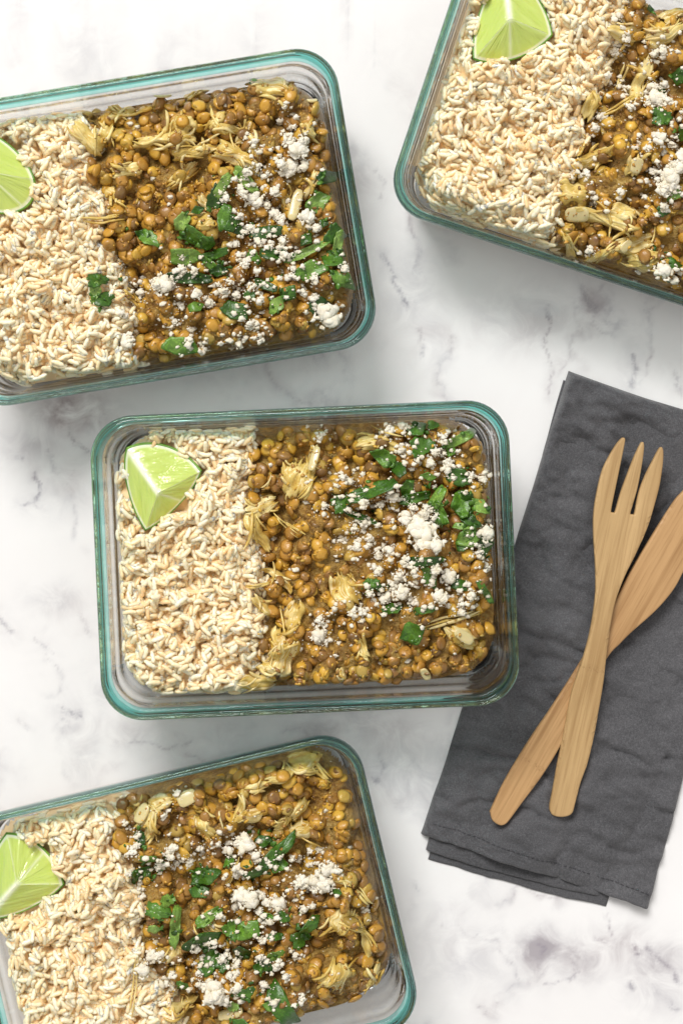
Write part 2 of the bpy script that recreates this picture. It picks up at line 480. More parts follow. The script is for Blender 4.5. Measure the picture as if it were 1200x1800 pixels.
CONT = {
    1: dict(uv=(263.7, 398.5), rot=9.5, word='upper left'),
    2: dict(uv=(538.0, 985.5), rot=2.6, word='middle'),
    3: dict(uv=(1106.6, 222.3), rot=-18.3, word='upper right'),
    4: dict(uv=(326.6, 1629.0), rot=13.5, word='lower left'),
}
LAB = {1: 'rectangular glass container in the upper left, leftmost lime wedge cut by the edge',
       2: 'rectangular glass container in the middle, one corner resting on the grey napkin',
       3: 'rectangular glass container tilted clockwise in the upper right corner',
       4: 'rectangular glass container in the lower left, nearest the bottom edge'}
for k, c in CONT.items():
    x, y = W(*c['uv'], 0.055)
    M = Matrix.Translation((x, y, 0.0002)) @ Matrix.Rotation(math.radians(c['rot']), 4, 'Z')
    if k == 2:   # its right end rides up on the folded napkin
        M = Matrix.Translation((x, y, 0.0016)) @ Matrix.Rotation(math.radians(c['rot']), 4, 'Z') @ Matrix.Rotation(math.radians(-0.85), 4, 'Y')
    c['M'] = M
    e = obj('glass_container', None, None, M, LAB[k], 'food container', 'glass food containers')
    obj('body', me_body, e); obj('rim', me_rim, e)

# ------------------------------------------------------------------ food: a height field per container on which every piece is laid
CELL = 0.5
gx = np.arange(-100, 100.01, CELL); gy = np.arange(-72, 72.01, CELL)
LX, LY = np.meshgrid(gx, gy)
def inset(x, y, r=35.0):
    qx = np.abs(x) - (HX - r); qy = np.abs(y) - (HY - r)
    return r - (np.hypot(np.maximum(qx, 0), np.maximum(qy, 0)) + np.minimum(np.maximum(qx, qy), 0))
def zwall(d):   # inner glass wall height at inset d
    return np.interp(d, [4.4, 6.0, 6.9, 7.8, 10.3, 13.2, 17], [48, 42.4, 38, 32.4, 11, 5.6, 4.8])
D = inset(LX, LY)

def uvell(seg, rings):
    V = [(0, 0, 1)]
    for i in range(1, rings):
        t = math.pi * i / rings
        for j in range(seg):
            p_ = 2 * math.pi * (j + 0.5 * (i % 2)) / seg
            V.append((math.sin(t) * math.cos(p_), math.sin(t) * math.sin(p_), math.cos(t)))
    V.append((0, 0, -1)); F = []
    for j in range(seg): F.append((0, 1 + j, 1 + (j + 1) % seg))
    for i in range(rings - 2):
        a, b_ = 1 + i * seg, 1 + (i + 1) * seg
        for j in range(seg):
            j2 = (j + 1) % seg
            F += [(a + j, b_ + j, b_ + j2), (a + j, b_ + j2, a + j2)]
    a = 1 + (rings - 2) * seg; l = len(V) - 1
    for j in range(seg): F.append((a + j, l, a + (j + 1) % seg))
    return np.array(V), np.array(F)
def ico(sub):
    bm = bmesh.new(); bmesh.ops.create_icosphere(bm, subdivisions=sub, radius=1)
    V = np.array([v.co[:] for v in bm.verts]); F = np.array([[v.index for v in f.verts] for f in bm.faces]); bm.free()
    return V, F
ICO1, ICO2 = ico(1), ico(2)

# grain templates, unit ellipsoid scaled in place: long axis = x
grain_t = []
V0_, F0_ = uvell(7, 8)
V0_ = V0_[:, [2, 0, 1]]
for i in range(10):
    a, bw, cw = 3.0 + 1.0 * rng.random(), 1.18 + 0.26 * rng.random(), 1.08 + 0.14 * rng.random()
    V = V0_.copy(); s = V[:, 0]
    prof = np.where(np.abs(s) < 0.999, (1 - np.abs(s) ** 3.2) ** 0.5 / np.sqrt(np.maximum(1 - s * s, 1e-6)), 1)
    V = np.c_[s * a, V[:, 1] * prof * bw, V[:, 2] * prof * cw]
    V[:, 2] += 0.05 * rng.normal() * 2 * (s * s) * a * 0.4; V[:, 1] += rng.normal() * 0.35 * (s * s - .3)
    V += rng.normal(0, 0.02, V.shape)
    grain_t.append(dict(V=V * 0.001, F=F0_, a=(a, bw, cw)))
for t in grain_t: t['me'] = mesh('rice_grain', t['V'], t['F'], M_rice, True, {'rnd': np.full(len(t['V']), rng.random())})
lentil_t = []
V1_, F1_ = uvell(9, 6)
for i in range(16):
    r, h = 2.75 + 1.25 * rng.random(), 0.95 + 0.5 * rng.random()
    ex = 1 + 0.2 * rng.random()
    V = V1_.copy() * (1 + rng.normal(0, 0.055, (len(V1_), 1)))
    V = np.c_[V[:, 0] * r * ex, V[:, 1] * r / ex, np.sign(V[:, 2]) * np.abs(V[:, 2]) ** 1.15 * h]
    if i in (3, 7): V[:, 2] = np.where(V[:, 2] > 0, V[:, 2], V[:, 2] * 0.25)   # a split half
    lentil_t.append(dict(V=V * 0.001, F=F1_, a=(r * ex, r / ex, h)))
for t in lentil_t: t['me'] = mesh('lentil', t['V'], t['F'], M_lentil, True, {'rnd': np.full(len(t['V']), rng.random())})

def rot_from(normal, yaw):
    z = normal / np.linalg.norm(normal)
    x = np.array([math.cos(yaw), math.sin(yaw), 0]); x = x - z * x.dot(z); x /= np.linalg.norm(x)
    return np.c_[x, np.cross(z, x), z]

def maxf(H, r):
    out = H.copy()
    for i in range(-r, r + 1):
        for j in range(-r, r + 1):
            if i * i + j * j <= r * r + 1: out = np.maximum(out, np.roll(np.roll(H, i, 0), j, 1))
    return out
def pull_in(x, y, dmin):
    for _ in range(12):
        if float(inset(np.array(x), np.array(y))) >= dmin: break
        x *= 0.985; y *= 0.985
    return x, y

def clamp_in(X, Y, dmin):
    X = np.array(X, float); Y = np.array(Y, float)
    for _ in range(14):
        b_ = inset(X, Y) < dmin
        if not b_.any(): break
        X = np.where(b_, X * 0.988, X); Y = np.where(b_, Y * 0.988, Y)
    return X, Y

class Field:
    def __init__(s):
        s.H = np.full(LX.shape, 4.4); s.ID = np.full(LX.shape, -1, np.int32)
    def win(s, x, y, r):
        i0 = max(int((y - r - gy[0]) / CELL), 0); i1 = min(int((y + r - gy[0]) / CELL) + 2, len(gy))
        j0 = max(int((x - r - gx[0]) / CELL), 0); j1 = min(int((x + r - gx[0]) / CELL) + 2, len(gx))
        return slice(i0, i1), slice(j0, j1)
    def at(s, x, y, F=None):
        F = s.H if F is None else F
        fx = np.clip((np.asarray(x) - gx[0]) / CELL, 0, len(gx) - 1.001); fy = np.clip((np.asarray(y) - gy[0]) / CELL, 0, len(gy) - 1.001)
        i = fy.astype(int); j = fx.astype(int); fy = fy - i; fx = fx - j
        return (F[i, j] * (1 - fx) + F[i, j + 1] * fx) * (1 - fy) + (F[i + 1, j] * (1 - fx) + F[i + 1, j + 1] * fx) * fy
    def drop(s, x, y, yaw, ax, pid, tilt=0.2, q=80, follow=0.7, sink=0.0):
        r = max(ax)
        si, sj = s.win(x, y, r)
        h = s.H[si, sj]; dx = LX[si, sj] - x; dy = LY[si, sj] - y
        m = dx * dx + dy * dy < r * r
        w = m.sum()
        if w < 6: return None
        hm = h[m]; X = dx[m]; Y = dy[m]; mean = hm.mean()
        sx = (X * (hm - mean)).sum() / ((X * X).sum() + 1e-6); sy = (Y * (hm - mean)).sum() / ((Y * Y).sum() + 1e-6)
        nrm = np.array([-sx * follow + rng.normal(0, tilt), -sy * follow + rng.normal(0, tilt), 1.0])
        R = rot_from(nrm, yaw)
        A = R @ np.diag([1 / a ** 2 for a in ax]) @ R.T
        B = A[0, 2] * dx + A[1, 2] * dy
        C = A[0, 0] * dx * dx + 2 * A[0, 1] * dx * dy + A[1, 1] * dy * dy - 1
        disc = B * B - A[2, 2] * C
        ok = disc > 0
        if ok.sum() < 3: return None
        sq = np.sqrt(np.where(ok, disc, 0))
        bot = (-B - sq) / A[2, 2]; top = (-B + sq) / A[2, 2]
        z = np.percentile((h - bot)[ok], q) - sink
        nz = z + top
        up = ok & (nz > h)
        h[up] = nz[up]
        s.ID[si, sj][up] = pid
        return R, z
    def stamp(s, x, y, r, z):
        si, sj = s.win(x, y, r)
        dd = (LX[si, sj] - x) ** 2 + (LY[si, sj] - y) ** 2
        t = z + np.sqrt(np.maximum(r * r - dd, 0)); h = s.H[si, sj]
        up = (dd < r * r) & (t > h); h[up] = t[up]; s.ID[si, sj][up] = -1

def joined(items, templ):
    Vs, Fs, Rn = [], [], []; o = 0
    for it in items:
        t = templ[it['t']]
        Vs.append(t['V'] @ it['R'].T + it['p'] * 0.001); Fs.append(t['F'] + o); o += len(t['V'])
        Rn.append(np.full(len(t['V']), rng.random()))
    return np.vstack(Vs), np.vstack(Fs), np.concatenate(Rn)

def m4(R, p):
    M = Matrix.Identity(4)
    for i in range(3):
        for j in range(3): M[i][j] = R[i][j]
        M[i][3] = p[i]
    return M

def sheet(name, Z, mask, step, mat, parent):
    """Surface over the masked cells; its border hangs down to just inside the glass wall."""
    k_ = int(step / CELL)
    z = Z[::k_, ::k_]; mk = mask[::k_, ::k_]; X = LX[::k_, ::k_]; Y = LY[::k_, ::k_]; d = D[::k_, ::k_]
    zb = np.where(mk, z, np.minimum(z, np.maximum(zwall(d) + 0.5, 24)))
    idx = np.arange(z.size).reshape(z.shape)
    q = np.stack([idx[:-1, :-1], idx[:-1, 1:], idx[1:, 1:], idx[1:, :-1]], -1).reshape(-1, 4)
    keep = mk.ravel()[q].all(1); q = q[keep]
    used, inv = np.unique(q, return_inverse=True)
    V = np.c_[X.ravel(), Y.ravel(), zb.ravel()][used] * 0.001
    return obj(name, mesh(name, V, inv.reshape(-1, 4), mat), parent)

def bed(name, x0, x1, mat, parent, ztop=23.5):
    prof = [(32, 4.7), (14.6, 5.6), (12.4, 7.8), (11.3, 11.0), (9.8, 24.0), (34.9, ztop)]
    V, F = loft(prof, rr=35.0, kr=0.0)
    V[:, 0] = np.clip(V[:, 0], x0, x1)
    F.append(tuple(range((len(prof) - 1) * n, len(prof) * n)))
    F.append(tuple(range(n - 1, -1, -1)))
    return obj(name, mesh(name, V * 0.001, F, mat, False), parent)

def chunk(fld, Hs, x, y, ang, L, w, curve, parent):
    """A torn piece of chicken: one skin with fibre ridges along it and frayed ends."""
    nu, nv = 16, max(9, int(w / 0.5))
    tt = np.linspace(-0.5, 0.5, nu); vv = np.linspace(-1, 1, nv)
    VV, TT = np.meshgrid(vv, tt)
    sd = int(rng.integers(1, 99999))
    frayA = 0.84 + 0.17 * vnoise(VV * w / 3.2, VV * 0, sd) + 0.07 * vnoise(VV * w / 1.2, VV * 0, sd); frayB = 0.84 + 0.17 * vnoise(VV * w / 3.2, VV * 0 + 7, sd) + 0.07 * vnoise(VV * w / 1.2, VV * 0 + 3, sd)
    wid = w * 0.5 * (1 + 0.25 * vnoise(TT * 3, TT * 0, sd + 1)) * (1 - 0.35 * (np.abs(TT) * 2) ** 3)
    l = L * TT * np.where(TT < 0, frayA, frayB)
    side = VV * wid + 0.06 * L * vnoise(TT * 3 + 5, VV * 0.6, sd + 8)
    if abs(curve) > 1e-3:
        Rc = L / curve; th_ = l / Rc
        px = (Rc - side) * np.sin(th_); py = Rc - (Rc - side) * np.cos(th_)
    else: px, py = l, side
    X = x + px * math.cos(ang) - py * math.sin(ang); Y = y + px * math.sin(ang) + py * math.cos(ang)
    X, Y = clamp_in(X, Y, 8.8)
    base = fld.at(X, Y, Hs); bm_ = base.mean()
    dome = np.sqrt(np.maximum(1 - VV ** 2, 0)) * (1 - (np.abs(TT) * 2) ** 4 * 0.6)
    ridge = vnoise(VV * w / 1.15 + TT * 0.8, TT * 1.2, sd + 3) * 0.6 + vnoise(VV * w / 0.6, TT * 2.5, sd + 4) * 0.2
    z = bm_ + (base - bm_) * 0.75 + dome * min(3.2, w * 0.36) - 0.1 + ridge * (0.35 + 0.65 * dome) + 0.9 * vnoise(TT * 4, VV * 1.2, sd + 5) - 0.5
    z = np.where((np.abs(VV) > 0.99), z - 1.2, z)
    V = np.stack([X, Y, z], -1)
    c0 = np.array([x, y, bm_])
    idx = np.arange(nu * nv).reshape(nu, nv)
    q = np.stack([idx[:-1, :-1], idx[1:, :-1], idx[1:, 1:], idx[:-1, 1:]], -1).reshape(-1, 4)
    n_ = nu * nv
    low = V.copy(); low[..., 2] = np.minimum(low[..., 2] - 0.8, base - 1.2)
    bo = np.concatenate([idx[0, :-1], idx[:-1, -1], idx[-1, :0:-1], idx[:0:-1, 0]]); b2 = np.roll(bo, -1)
    F = np.vstack([q, q[:, ::-1] + n_, np.stack([bo, b2, b2 + n_, bo + n_], -1)])
    at = np.clip(rng.uniform(0.15, 0.85) + 0.4 * ridge + 0.25 * vnoise(TT * 3, VV * 2, sd + 6), 0, 1).ravel()
    for P_ in V[::2, ::2].reshape(-1, 3): fld.stamp(P_[0], P_[1], 0.9, P_[2] - 0.6)
    obj('chicken_shred', mesh('chicken_shred', (np.vstack([V.reshape(-1, 3), low.reshape(-1, 3)]) - c0) * .001, F, M_chick, True, {'rnd': np.r_[at, at]}), parent, Matrix.Translation(Vector(c0 * .001)))

# ---- chicken: a bundle of tapering fibres that follows the heap
def chicken(fld, Hs, x, y, ang, L, w, curve, parent, nf=None, lift=0.6):
    nf = nf or max(2, int(round(w / 1.5)) + 1)
    Vs, Fs, Rn = [], [], []; o = 0
    pale = rng.random() * 0.5 + 0.25
    stamps = []
    for f_ in range(nf):
        off = 0.0 if nf == 1 else (f_ / (nf - 1) - 0.5) * w * 0.86 + rng.normal(0, 0.3)
        l = L * (0.72 + 0.32 * rng.random()); sh = rng.normal(0, 0.07) * L
        r0 = max(0.45, min(1.6, w / nf * 0.8)) * (0.75 + 0.5 * rng.random())
        if nf <= 2: r0 = max(0.45, w * 0.38)
        nS = 9; fan = rng.normal(0, 0.045)
        lf = lift + 0.9 * (1 - (2 * abs(off) / (w + 1e-3)) ** 2) * min(1, w / 6) + rng.normal(0, 0.25)
        P = []
        for i in range(nS):
            t = i / (nS - 1) - 0.5
            a = ang + curve * t
            if abs(curve) < 1e-3: px, py = l * t, 0
            else:
                Rc = l / curve; px = Rc * math.sin(curve * t); py = Rc * (1 - math.cos(curve * t))
            py += off * (1 - 0.35 * (abs(t) * 2) ** 2) + fan * l * t + 0.25 * math.sin(9 * t + f_ * 2.1) * min(1, w / 4)
            px += sh
            X = x + px * math.cos(ang) - py * math.sin(ang); Y = y + px * math.sin(ang) + py * math.cos(ang)
            X, Y = pull_in(X, Y, 9.0)
            zz = float(fld.at(X, Y, Hs)) + lf - 1.5 * (abs(t) * 2) ** 3
            P.append((X, Y, zz))
        P = np.array(P); T = np.gradient(P, axis=0); T /= np.linalg.norm(T, axis=1)[:, None]
        B_ = np.cross(T, [0, 0, 1]); B_ /= np.linalg.norm(B_, axis=1)[:, None]; Nn = np.cross(B_, T)
        rad = r0 * np.sqrt(np.maximum(1 - (np.abs(np.linspace(-1, 1, nS)) ** 3.5) * 0.93, 0.02)) * (1 + rng.normal(0, 0.1, nS))
        ns = 6
        for i in range(nS):
            for j in range(ns):
                th_ = 2 * math.pi * j / ns
                Vs.append(P[i] + rad[i] * (math.cos(th_) * B_[i] + 0.8 * math.sin(th_) * Nn[i]))
        for i in range(nS - 1):
            for j in range(ns):
                j2 = (j + 1) % ns; a0 = o + i * ns; a1 = a0 + ns
                Fs += [(a0 + j, a1 + j2, a0 + j2), (a0 + j, a1 + j, a1 + j2)]
        Rn += [min(1, max(0, pale + rng.normal(0, 0.16)))] * (nS * ns)
        o += nS * ns
        stamps += [(P[i], rad[i]) for i in range(nS)]
    for P_, r_ in stamps: fld.stamp(P_[0], P_[1], max(r_, 0.6), P_[2])
    c0 = np.array([x, y, float(fld.at(x, y, Hs))])
    V = (np.array(Vs) - c0) * 0.001
    # shared random attribute is set fibre by fibre
    obj('chicken_shred', mesh('chicken_shred', V, np.array(Fs), M_chick, True, {'rnd': np.array(Rn)}), parent, Matrix.Translation(Vector(c0 * 0.001)))

def leaf_outline(kind, n_, rs):
    th_ = np.linspace(0, 2 * math.pi, n_, endpoint=False)
    if kind == 'lobed':
        r = 0.33 + 0.17 * np.abs(np.cos(1.5 * (th_))) ** 0.7 + 0.11 * np.abs(np.sin(5.5 * th_ + rs.random() * 6)) - 0.05
        r = r * (1 - 0.25 * np.exp(-((np.abs(th_ - math.pi)) / 0.5) ** 2))
    elif kind == 'torn':
        ks = 4 + int(rs.random() * 2); r = np.full(n_, 9.0); a0 = rs.random() * 6
        for i in range(ks):
            a = a0 + 2 * math.pi * (i + 0.35 * (rs.random() - .5)) / ks
            c = np.cos(th_ - a); r = np.where(c > 0.05, np.minimum(r, (0.37 + 0.08 * rs.random()) / np.maximum(c, 0.05)), r)
        r = np.minimum(r, 0.56) * (1 + 0.07 * (np.abs(np.sin(5.5 * th_ + a0)) - .5))
    else:
        a0 = rs.random() * 0.9; r = np.full(n_, 9.0)
        for a, dd in ((0.5 * (rs.random() - .5), .5), (math.pi + 0.8 * (rs.random() - .5), .48), (1.35 + .3 * rs.random(), .4 + .1 * rs.random()), (-1.35 - .3 * rs.random(), .4 + .1 * rs.random()), (0.8 + .4 * a0, .46), (-2.2 - .3 * a0, .5)):
            cc = np.cos(th_ - a); r = np.where(cc > 0.05, np.minimum(r, dd / np.maximum(cc, 0.05)), r)
        r = np.minimum(r, 0.6) * (1 + 0.03 * np.sin(9 * th_ + rs.random() * 6))
    return np.c_[r * np.cos(th_), r * np.sin(th_)]

def parsley(fld, Hs, x, y, ang, L, w, shade, Mc, label, group):
    n_ = 34
    asp = L / max(w, .1)
    kind = 'strip' if asp > 2.3 else ('lobed' if rng.random() < 0.35 else 'torn')
    out = leaf_outline(kind, n_, rng)
    rings = [0.0, 0.45, 0.8, 1.0]
    U = [np.zeros((1, 2))] + [out * k_ for k_ in rings[1:]]
    U = np.vstack(U); sx = U[:, 0] * L; sy = U[:, 1] * w
    ca, sa = math.cos(ang), math.sin(ang)
    X = sx * ca - sy * sa; Y = sx * sa + sy * ca
    hz = fld.at(x + X, y + Y, Hs)
    hm = hz.mean()
    curl = rng.normal(0.3, 0.9); fold = abs(rng.normal(0, 0.5)) * (1.6 if kind == 'strip' else 0.8)
    z = hm + (hz - hm) * 0.85 + 0.35 + curl * (U[:, 0] * 2) ** 2 + fold * np.abs(U[:, 1] * 2) * w * 0.22 + 0.3 * np.sin(U[:, 0] * 9 + rng.random() * 6) + (U[:, 1] * rng.normal(0, 0.3) + U[:, 0] * rng.normal(0, 0.2)) * min(L, w)
    if kind == 'lobed': z += 0.18 * np.cos(np.arctan2(U[:, 1], U[:, 0]) * 5) * np.hypot(U[:, 0], U[:, 1]) * 3
    zt = z; zc = zt[0]
    T = np.c_[X, Y, zt - zc]; Bm = np.c_[X * 0.985, Y * 0.985, zt - zc - 0.3]
    F = []
    for j in range(n_): F.append((0, 1 + j, 1 + (j + 1) % n_))
    for i in range(2):
        a, b_ = 1 + i * n_, 1 + (i + 1) * n_
        for j in range(n_):
            j2 = (j + 1) % n_; F += [(a + j, b_ + j, b_ + j2), (a + j, b_ + j2, a + j2)]
    nv = len(T); F2 = [(c + nv, b_ + nv, a + nv) for a, b_, c in F]
    e = 1 + 2 * n_
    for j in range(n_):
        j2 = (j + 1) % n_; F2 += [(e + j, nv + e + j, nv + e + j2), (e + j, nv + e + j2, e + j2)]
    V = np.vstack([T, Bm]) * 0.001
    at = np.clip(shade + 0.12 * rng.normal() + 0.10 * np.r_[np.cos(6 * U[:, 0]), np.cos(6 * U[:, 0])], 0, 1)
    me = mesh('parsley_leaf', V, np.array(F + F2), M_leaf, True, {'rnd': at})
    # later pieces rest on the leaf
    for X_, Y_, z_ in zip(x + X, y + Y, zt): fld.stamp(X_, Y_, 1.3, z_ - 1.1)
    return obj('parsley_leaf', me, None, Mc @ Matrix.Translation((x * .001, y * .001, zc * .001)), label, 'parsley', group)

# crumb templates, about 1 mm across, scaled on placing
crumb_t = []
def lumpy(rs, k_, spread, nbig):
    """A broken heap of curd: a few irregular chunks and many angular crumbs round them."""
    Vs, Fs = [], []; o = 0
    for i in range(k_):
        big_ = i < nbig
        a = rs.random() * 6.28; q = (spread * 0.55 if big_ else spread * 1.25) * math.sqrt(rs.random()) * np.array([math.cos(a), math.sin(a) * 0.8])
        r = (0.13 + 0.13 * rs.random()) if big_ else (0.035 + 0.075 * rs.random() ** 1.5)
        V, F = ICO2 if big_ else ICO1
        sd = int(rs.integers(1, 9999))
        if big_:
            rad = 1 + 0.42 * vnoise(V[:, 0] * 1.7 + 3, V[:, 1] * 1.7 + V[:, 2] * 1.3, sd) + 0.22 * vnoise(V[:, 0] * 3.7, V[:, 1] * 3.7 + V[:, 2] * 3.1, sd + 1) + rs.normal(0, 0.05, len(V))
        else: rad = 1 + 0.4 * rs.normal(size=len(V))
        Rm = rot_from(rs.normal(size=3) + [0, 0, .3], rs.random() * 6)
        V = (V * rad[:, None] * r * np.array([1.25, 0.95, 0.75])) @ Rm.T
        Vs.append(V + [q[0], q[1], (0.12 if big_ else 0.0) * rs.random()]); Fs.append(F + o); o += len(V)
    return np.vstack(Vs), np.vstack(Fs)
for i in range(18):
    V, F = lumpy(rng, 12 + 2 * (i % 4), 0.36, 3) if i < 12 else lumpy(rng, 34 + i, 0.40, 9)
    crumb_t.append(mesh('cheese_crumb', V * 0.001, F, M_cheese, True))

FR = {'Z1': (140, 680, 3.0), 'Z2': (520, 680, 2.927), 'Z3': (0, 70, 2.77), 'Z4': (300, 70, 3.103), 'Z5': (680, 0, 2.3077), 'Z6': (0, 1280, 3.0), 'Z7': (340, 1280, 2.927)}
ZF = 0.041
PX = S0 * 1000 * (1 - ZF / HC)      # mm per photo pixel at food height
def local(c, fr, x, y):
    ox, oy, s = FR[fr]
    wx, wy = W(ox + x / s, oy + y / s, ZF)
    p_ = c['M'].inverted() @ Vector((wx, wy, ZF))
    return p_.x * 1000, p_.y * 1000, PX / s

# leaves: x, y, length, width, angle, shade (D dark, M mid, L light)
LEAF = {
 2: ['Z2', '620 215 95 60 30 M;700 195 55 40 0 M;840 265 155 45 30 L;640 305 120 90 10 M;455 365 130 75 -30 M;530 420 80 70 -70 D;830 460 120 90 -30 D;385 530 230 65 22 D;230 600 105 80 30 M;325 665 170 30 -20 D;570 520 90 60 60 M;610 570 140 50 15 M;715 575 130 50 60 L;740 645 110 45 -60 M;850 600 110 100 40 M;945 610 95 60 -35 L;890 680 110 50 -30 D;725 695 90 40 10 L;885 775 110 90 10 M;850 810 70 50 60 D;985 820 110 70 70 D;655 885 180 45 5 D;680 970 130 60 -60 M;385 1010 80 55 20 M;430 1030 60 40 -30 D;840 1015 80 55 10 D;1000 1060 130 32 -55 M;490 1140 100 50 10 D;660 1135 90 36 10 M;595 1265 115 90 30 M;860 710 100 30 0 L;680 460 70 36 -10 M;790 330 50 50 0 M;870 560 60 60 0 D'],
 1: ['Z4', '855 745 110 75 20 D;805 885 135 85 50 L;410 770 140 60 -45 L;285 805 130 50 60 L;245 870 140 70 75 D;295 975 140 70 80 M;150 935 60 40 20 D;65 1000 100 75 50 L;130 1080 150 75 -30 M;85 1185 180 85 5 L;235 1170 140 45 20 M;215 1225 130 40 -35 M;110 1300 190 60 0 D;520 1050 150 65 10 D;400 1040 90 50 10 D;740 1090 70 60 50 M;745 1155 230 40 28 L;895 1060 110 85 40 D;880 1190 120 90 0 M;960 1110 120 50 80 L;950 1310 140 75 -30 L;760 1260 160 85 10 M;560 1170 130 55 0 D;640 1385 90 75 20 M;580 1450 90 70 50 L;800 1450 140 75 20 D;350 1475 150 100 -20 D;140 1460 80 50 10 L;60 1720 180 90 -10 M;495 160 45 20 -10 M;430 1395 70 45 0 D;520 1340 110 45 -20 D;830 1000 50 40 0 D;260 1260 80 60 10 D;450 1180 90 50 -40 M;340 1010 100 60 60 D;200 1110 90 60 20 D',
     'Z3', '480 1175 90 65 10 M;475 1230 95 45 80 L;510 1265 75 70 0 D;735 970 115 60 -30 M;700 950 60 50 10 D'],
 3: ['Z5', '1100 480 80 65 0 M;1155 795 65 45 20 M;1190 310 60 60 0 M;1150 1075 75 50 0 D;1195 545 60 50 0 M;1105 365 50 30 0 D;1110 860 50 40 0 D;1060 45 30 24 0 D'],
 4: ['Z7', '420 650 240 60 45 M;440 710 90 60 10 M;310 730 100 45 30 M;185 690 60 36 30 M;60 760 140 75 20 D;30 840 90 60 0 D;600 1005 120 60 45 M;545 1100 100 80 20 D;280 1035 115 85 0 L;190 1030 95 55 -60 M;80 960 120 50 30 L;50 1080 160 100 20 D;250 1150 100 80 -20 D;85 1200 130 80 40 M;420 1170 90 50 30 L;360 1215 100 65 -30 D;270 1345 100 60 40 M;460 1430 230 85 -60 M;200 1435 60 46 0 L;400 1415 70 42 0 L;465 960 55 50 0 M;370 960 70 30 0 L;260 850 90 40 0 D;360 590 90 45 0 D;420 1075 70 30 0 D;150 1210 90 60 50 D;240 1500 80 40 0 M;740 825 40 30 0 D',
     'Z6', '745 565 80 50 -70 D;790 670 100 50 0 M;850 720 70 55 30 M;755 765 95 80 20 M;840 925 130 65 -10 M;930 1030 190 50 85 L;890 890 70 50 0 L;960 1355 65 60 0 M;820 1030 60 50 0 L;1090 760 100 50 20 D'],
}
# crumbled cheese: x, y, size
CHEESE = {
 2: ['Z2', '640 740 170;700 800 120;570 670 90;480 215 85;560 190 55;770 430 75;780 385 70;720 330 55;690 390 65;755 260 40;960 475 65;905 455 45;975 750 95;935 850 52;985 925 75;900 1065 80;860 1110 60;850 1155 55;785 975 95;715 930 60;730 1080 95;500 560 75;600 620 65;430 600 60;340 600 65;310 820 65;300 730 60;480 840 80;430 870 55;530 960 85;540 1050 95;460 1090 85;380 1060 55;590 1100 65;300 1155 80;340 1150 60;115 1275 90;150 1315 55;125 1200 55;650 650 70;710 660 55;420 940 65;600 940 45;150 615 50;225 795 36;240 465 60;285 490 34;135 240 45;200 1140 34;380 780 60;350 700 55;560 880 50;270 630 40;640 800 80;500 1010 60;540 320 45'],
 1: ['Z4', '690 600 120;640 560 90;720 560 80;650 700 120;600 680 80;720 690 90;420 730 75;380 820 65;450 880 110;400 850 70;310 870 65;560 950 85;600 980 75;740 970 95;790 1030 65;610 1095 75;625 1175 60;550 1120 55;440 1030 75;480 1110 65;665 1250 55;640 1300 50;785 1310 75;725 1380 60;790 1400 42;985 1250 75;920 1545 165;860 1470 52;470 1260 60;330 1320 55;450 1350 65;290 1370 75;360 1395 65;150 1390 85;210 1430 85;60 1450 65;70 1255 65;130 1260 55;10 1330 55;490 1420 65;430 1545 55;470 1548 45;320 1640 42;490 1640 52;20 1540 55;95 1650 75;110 1580 50;185 1690 48;400 1700 60;490 620 42;665 480 42;625 370 34;455 565 28;380 960 42;520 740 70;570 830 80;520 900 70;480 700 60;380 1180 60;410 1230 60;350 1110 60',
     'Z3', '800 1195 110;620 1470 90;680 1230 60;600 1330 42;770 1200 80'],
 3: ['Z5', '1130 740 120;1090 400 95;1050 410 60;1130 410 60;1110 780 65;1185 650 75;1115 1130 80;1115 840 50;1080 220 45;1110 208 45;965 165 45;920 205 40;885 310 50;870 470 60;840 520 40;1080 350 60;1130 340 44;970 350 40;805 705 40;830 1015 40;840 800 40;1090 570 70;1150 590 50;1040 610 34;985 440 40;920 90 50;940 780 40;1160 1140 50;740 720 30;1160 690 70;1080 700 60;930 70 40'],
 4: ['Z7', '270 600 120;220 590 80;330 650 85;180 640 85;690 710 90;650 740 80;740 715 60;680 790 110;620 790 95;560 780 90;530 790 70;290 870 120;240 850 90;440 900 100;390 890 80;350 860 65;570 920 52;540 690 52;440 670 42;130 1340 150;60 1310 65;100 1370 100;230 1300 75;220 1210 65;345 1165 52;150 1180 52;435 1210 75;525 1190 52;480 1250 52;555 1395 55;390 990 55;400 1080 42;350 1100 52;340 940 52;130 960 52;100 1090 65;20 1130 52;30 1300 45;360 1310 65;410 1390 42;230 710 60;220 750 50;885 955 36;650 640 24;35 620 36;130 590 42;210 935 42;30 1240 42;190 1270 60;170 1390 70',
     'Z6', '910 620 80;900 665 60;700 640 80;725 600 52;935 330 44;665 490 36;875 440 44;930 720 52;840 720 42;1000 700 72;810 1190 90;760 1250 90;860 1340 80;910 1290 60;720 560 30;760 885 42;735 845 32;690 740 40;850 1180 60'],
}
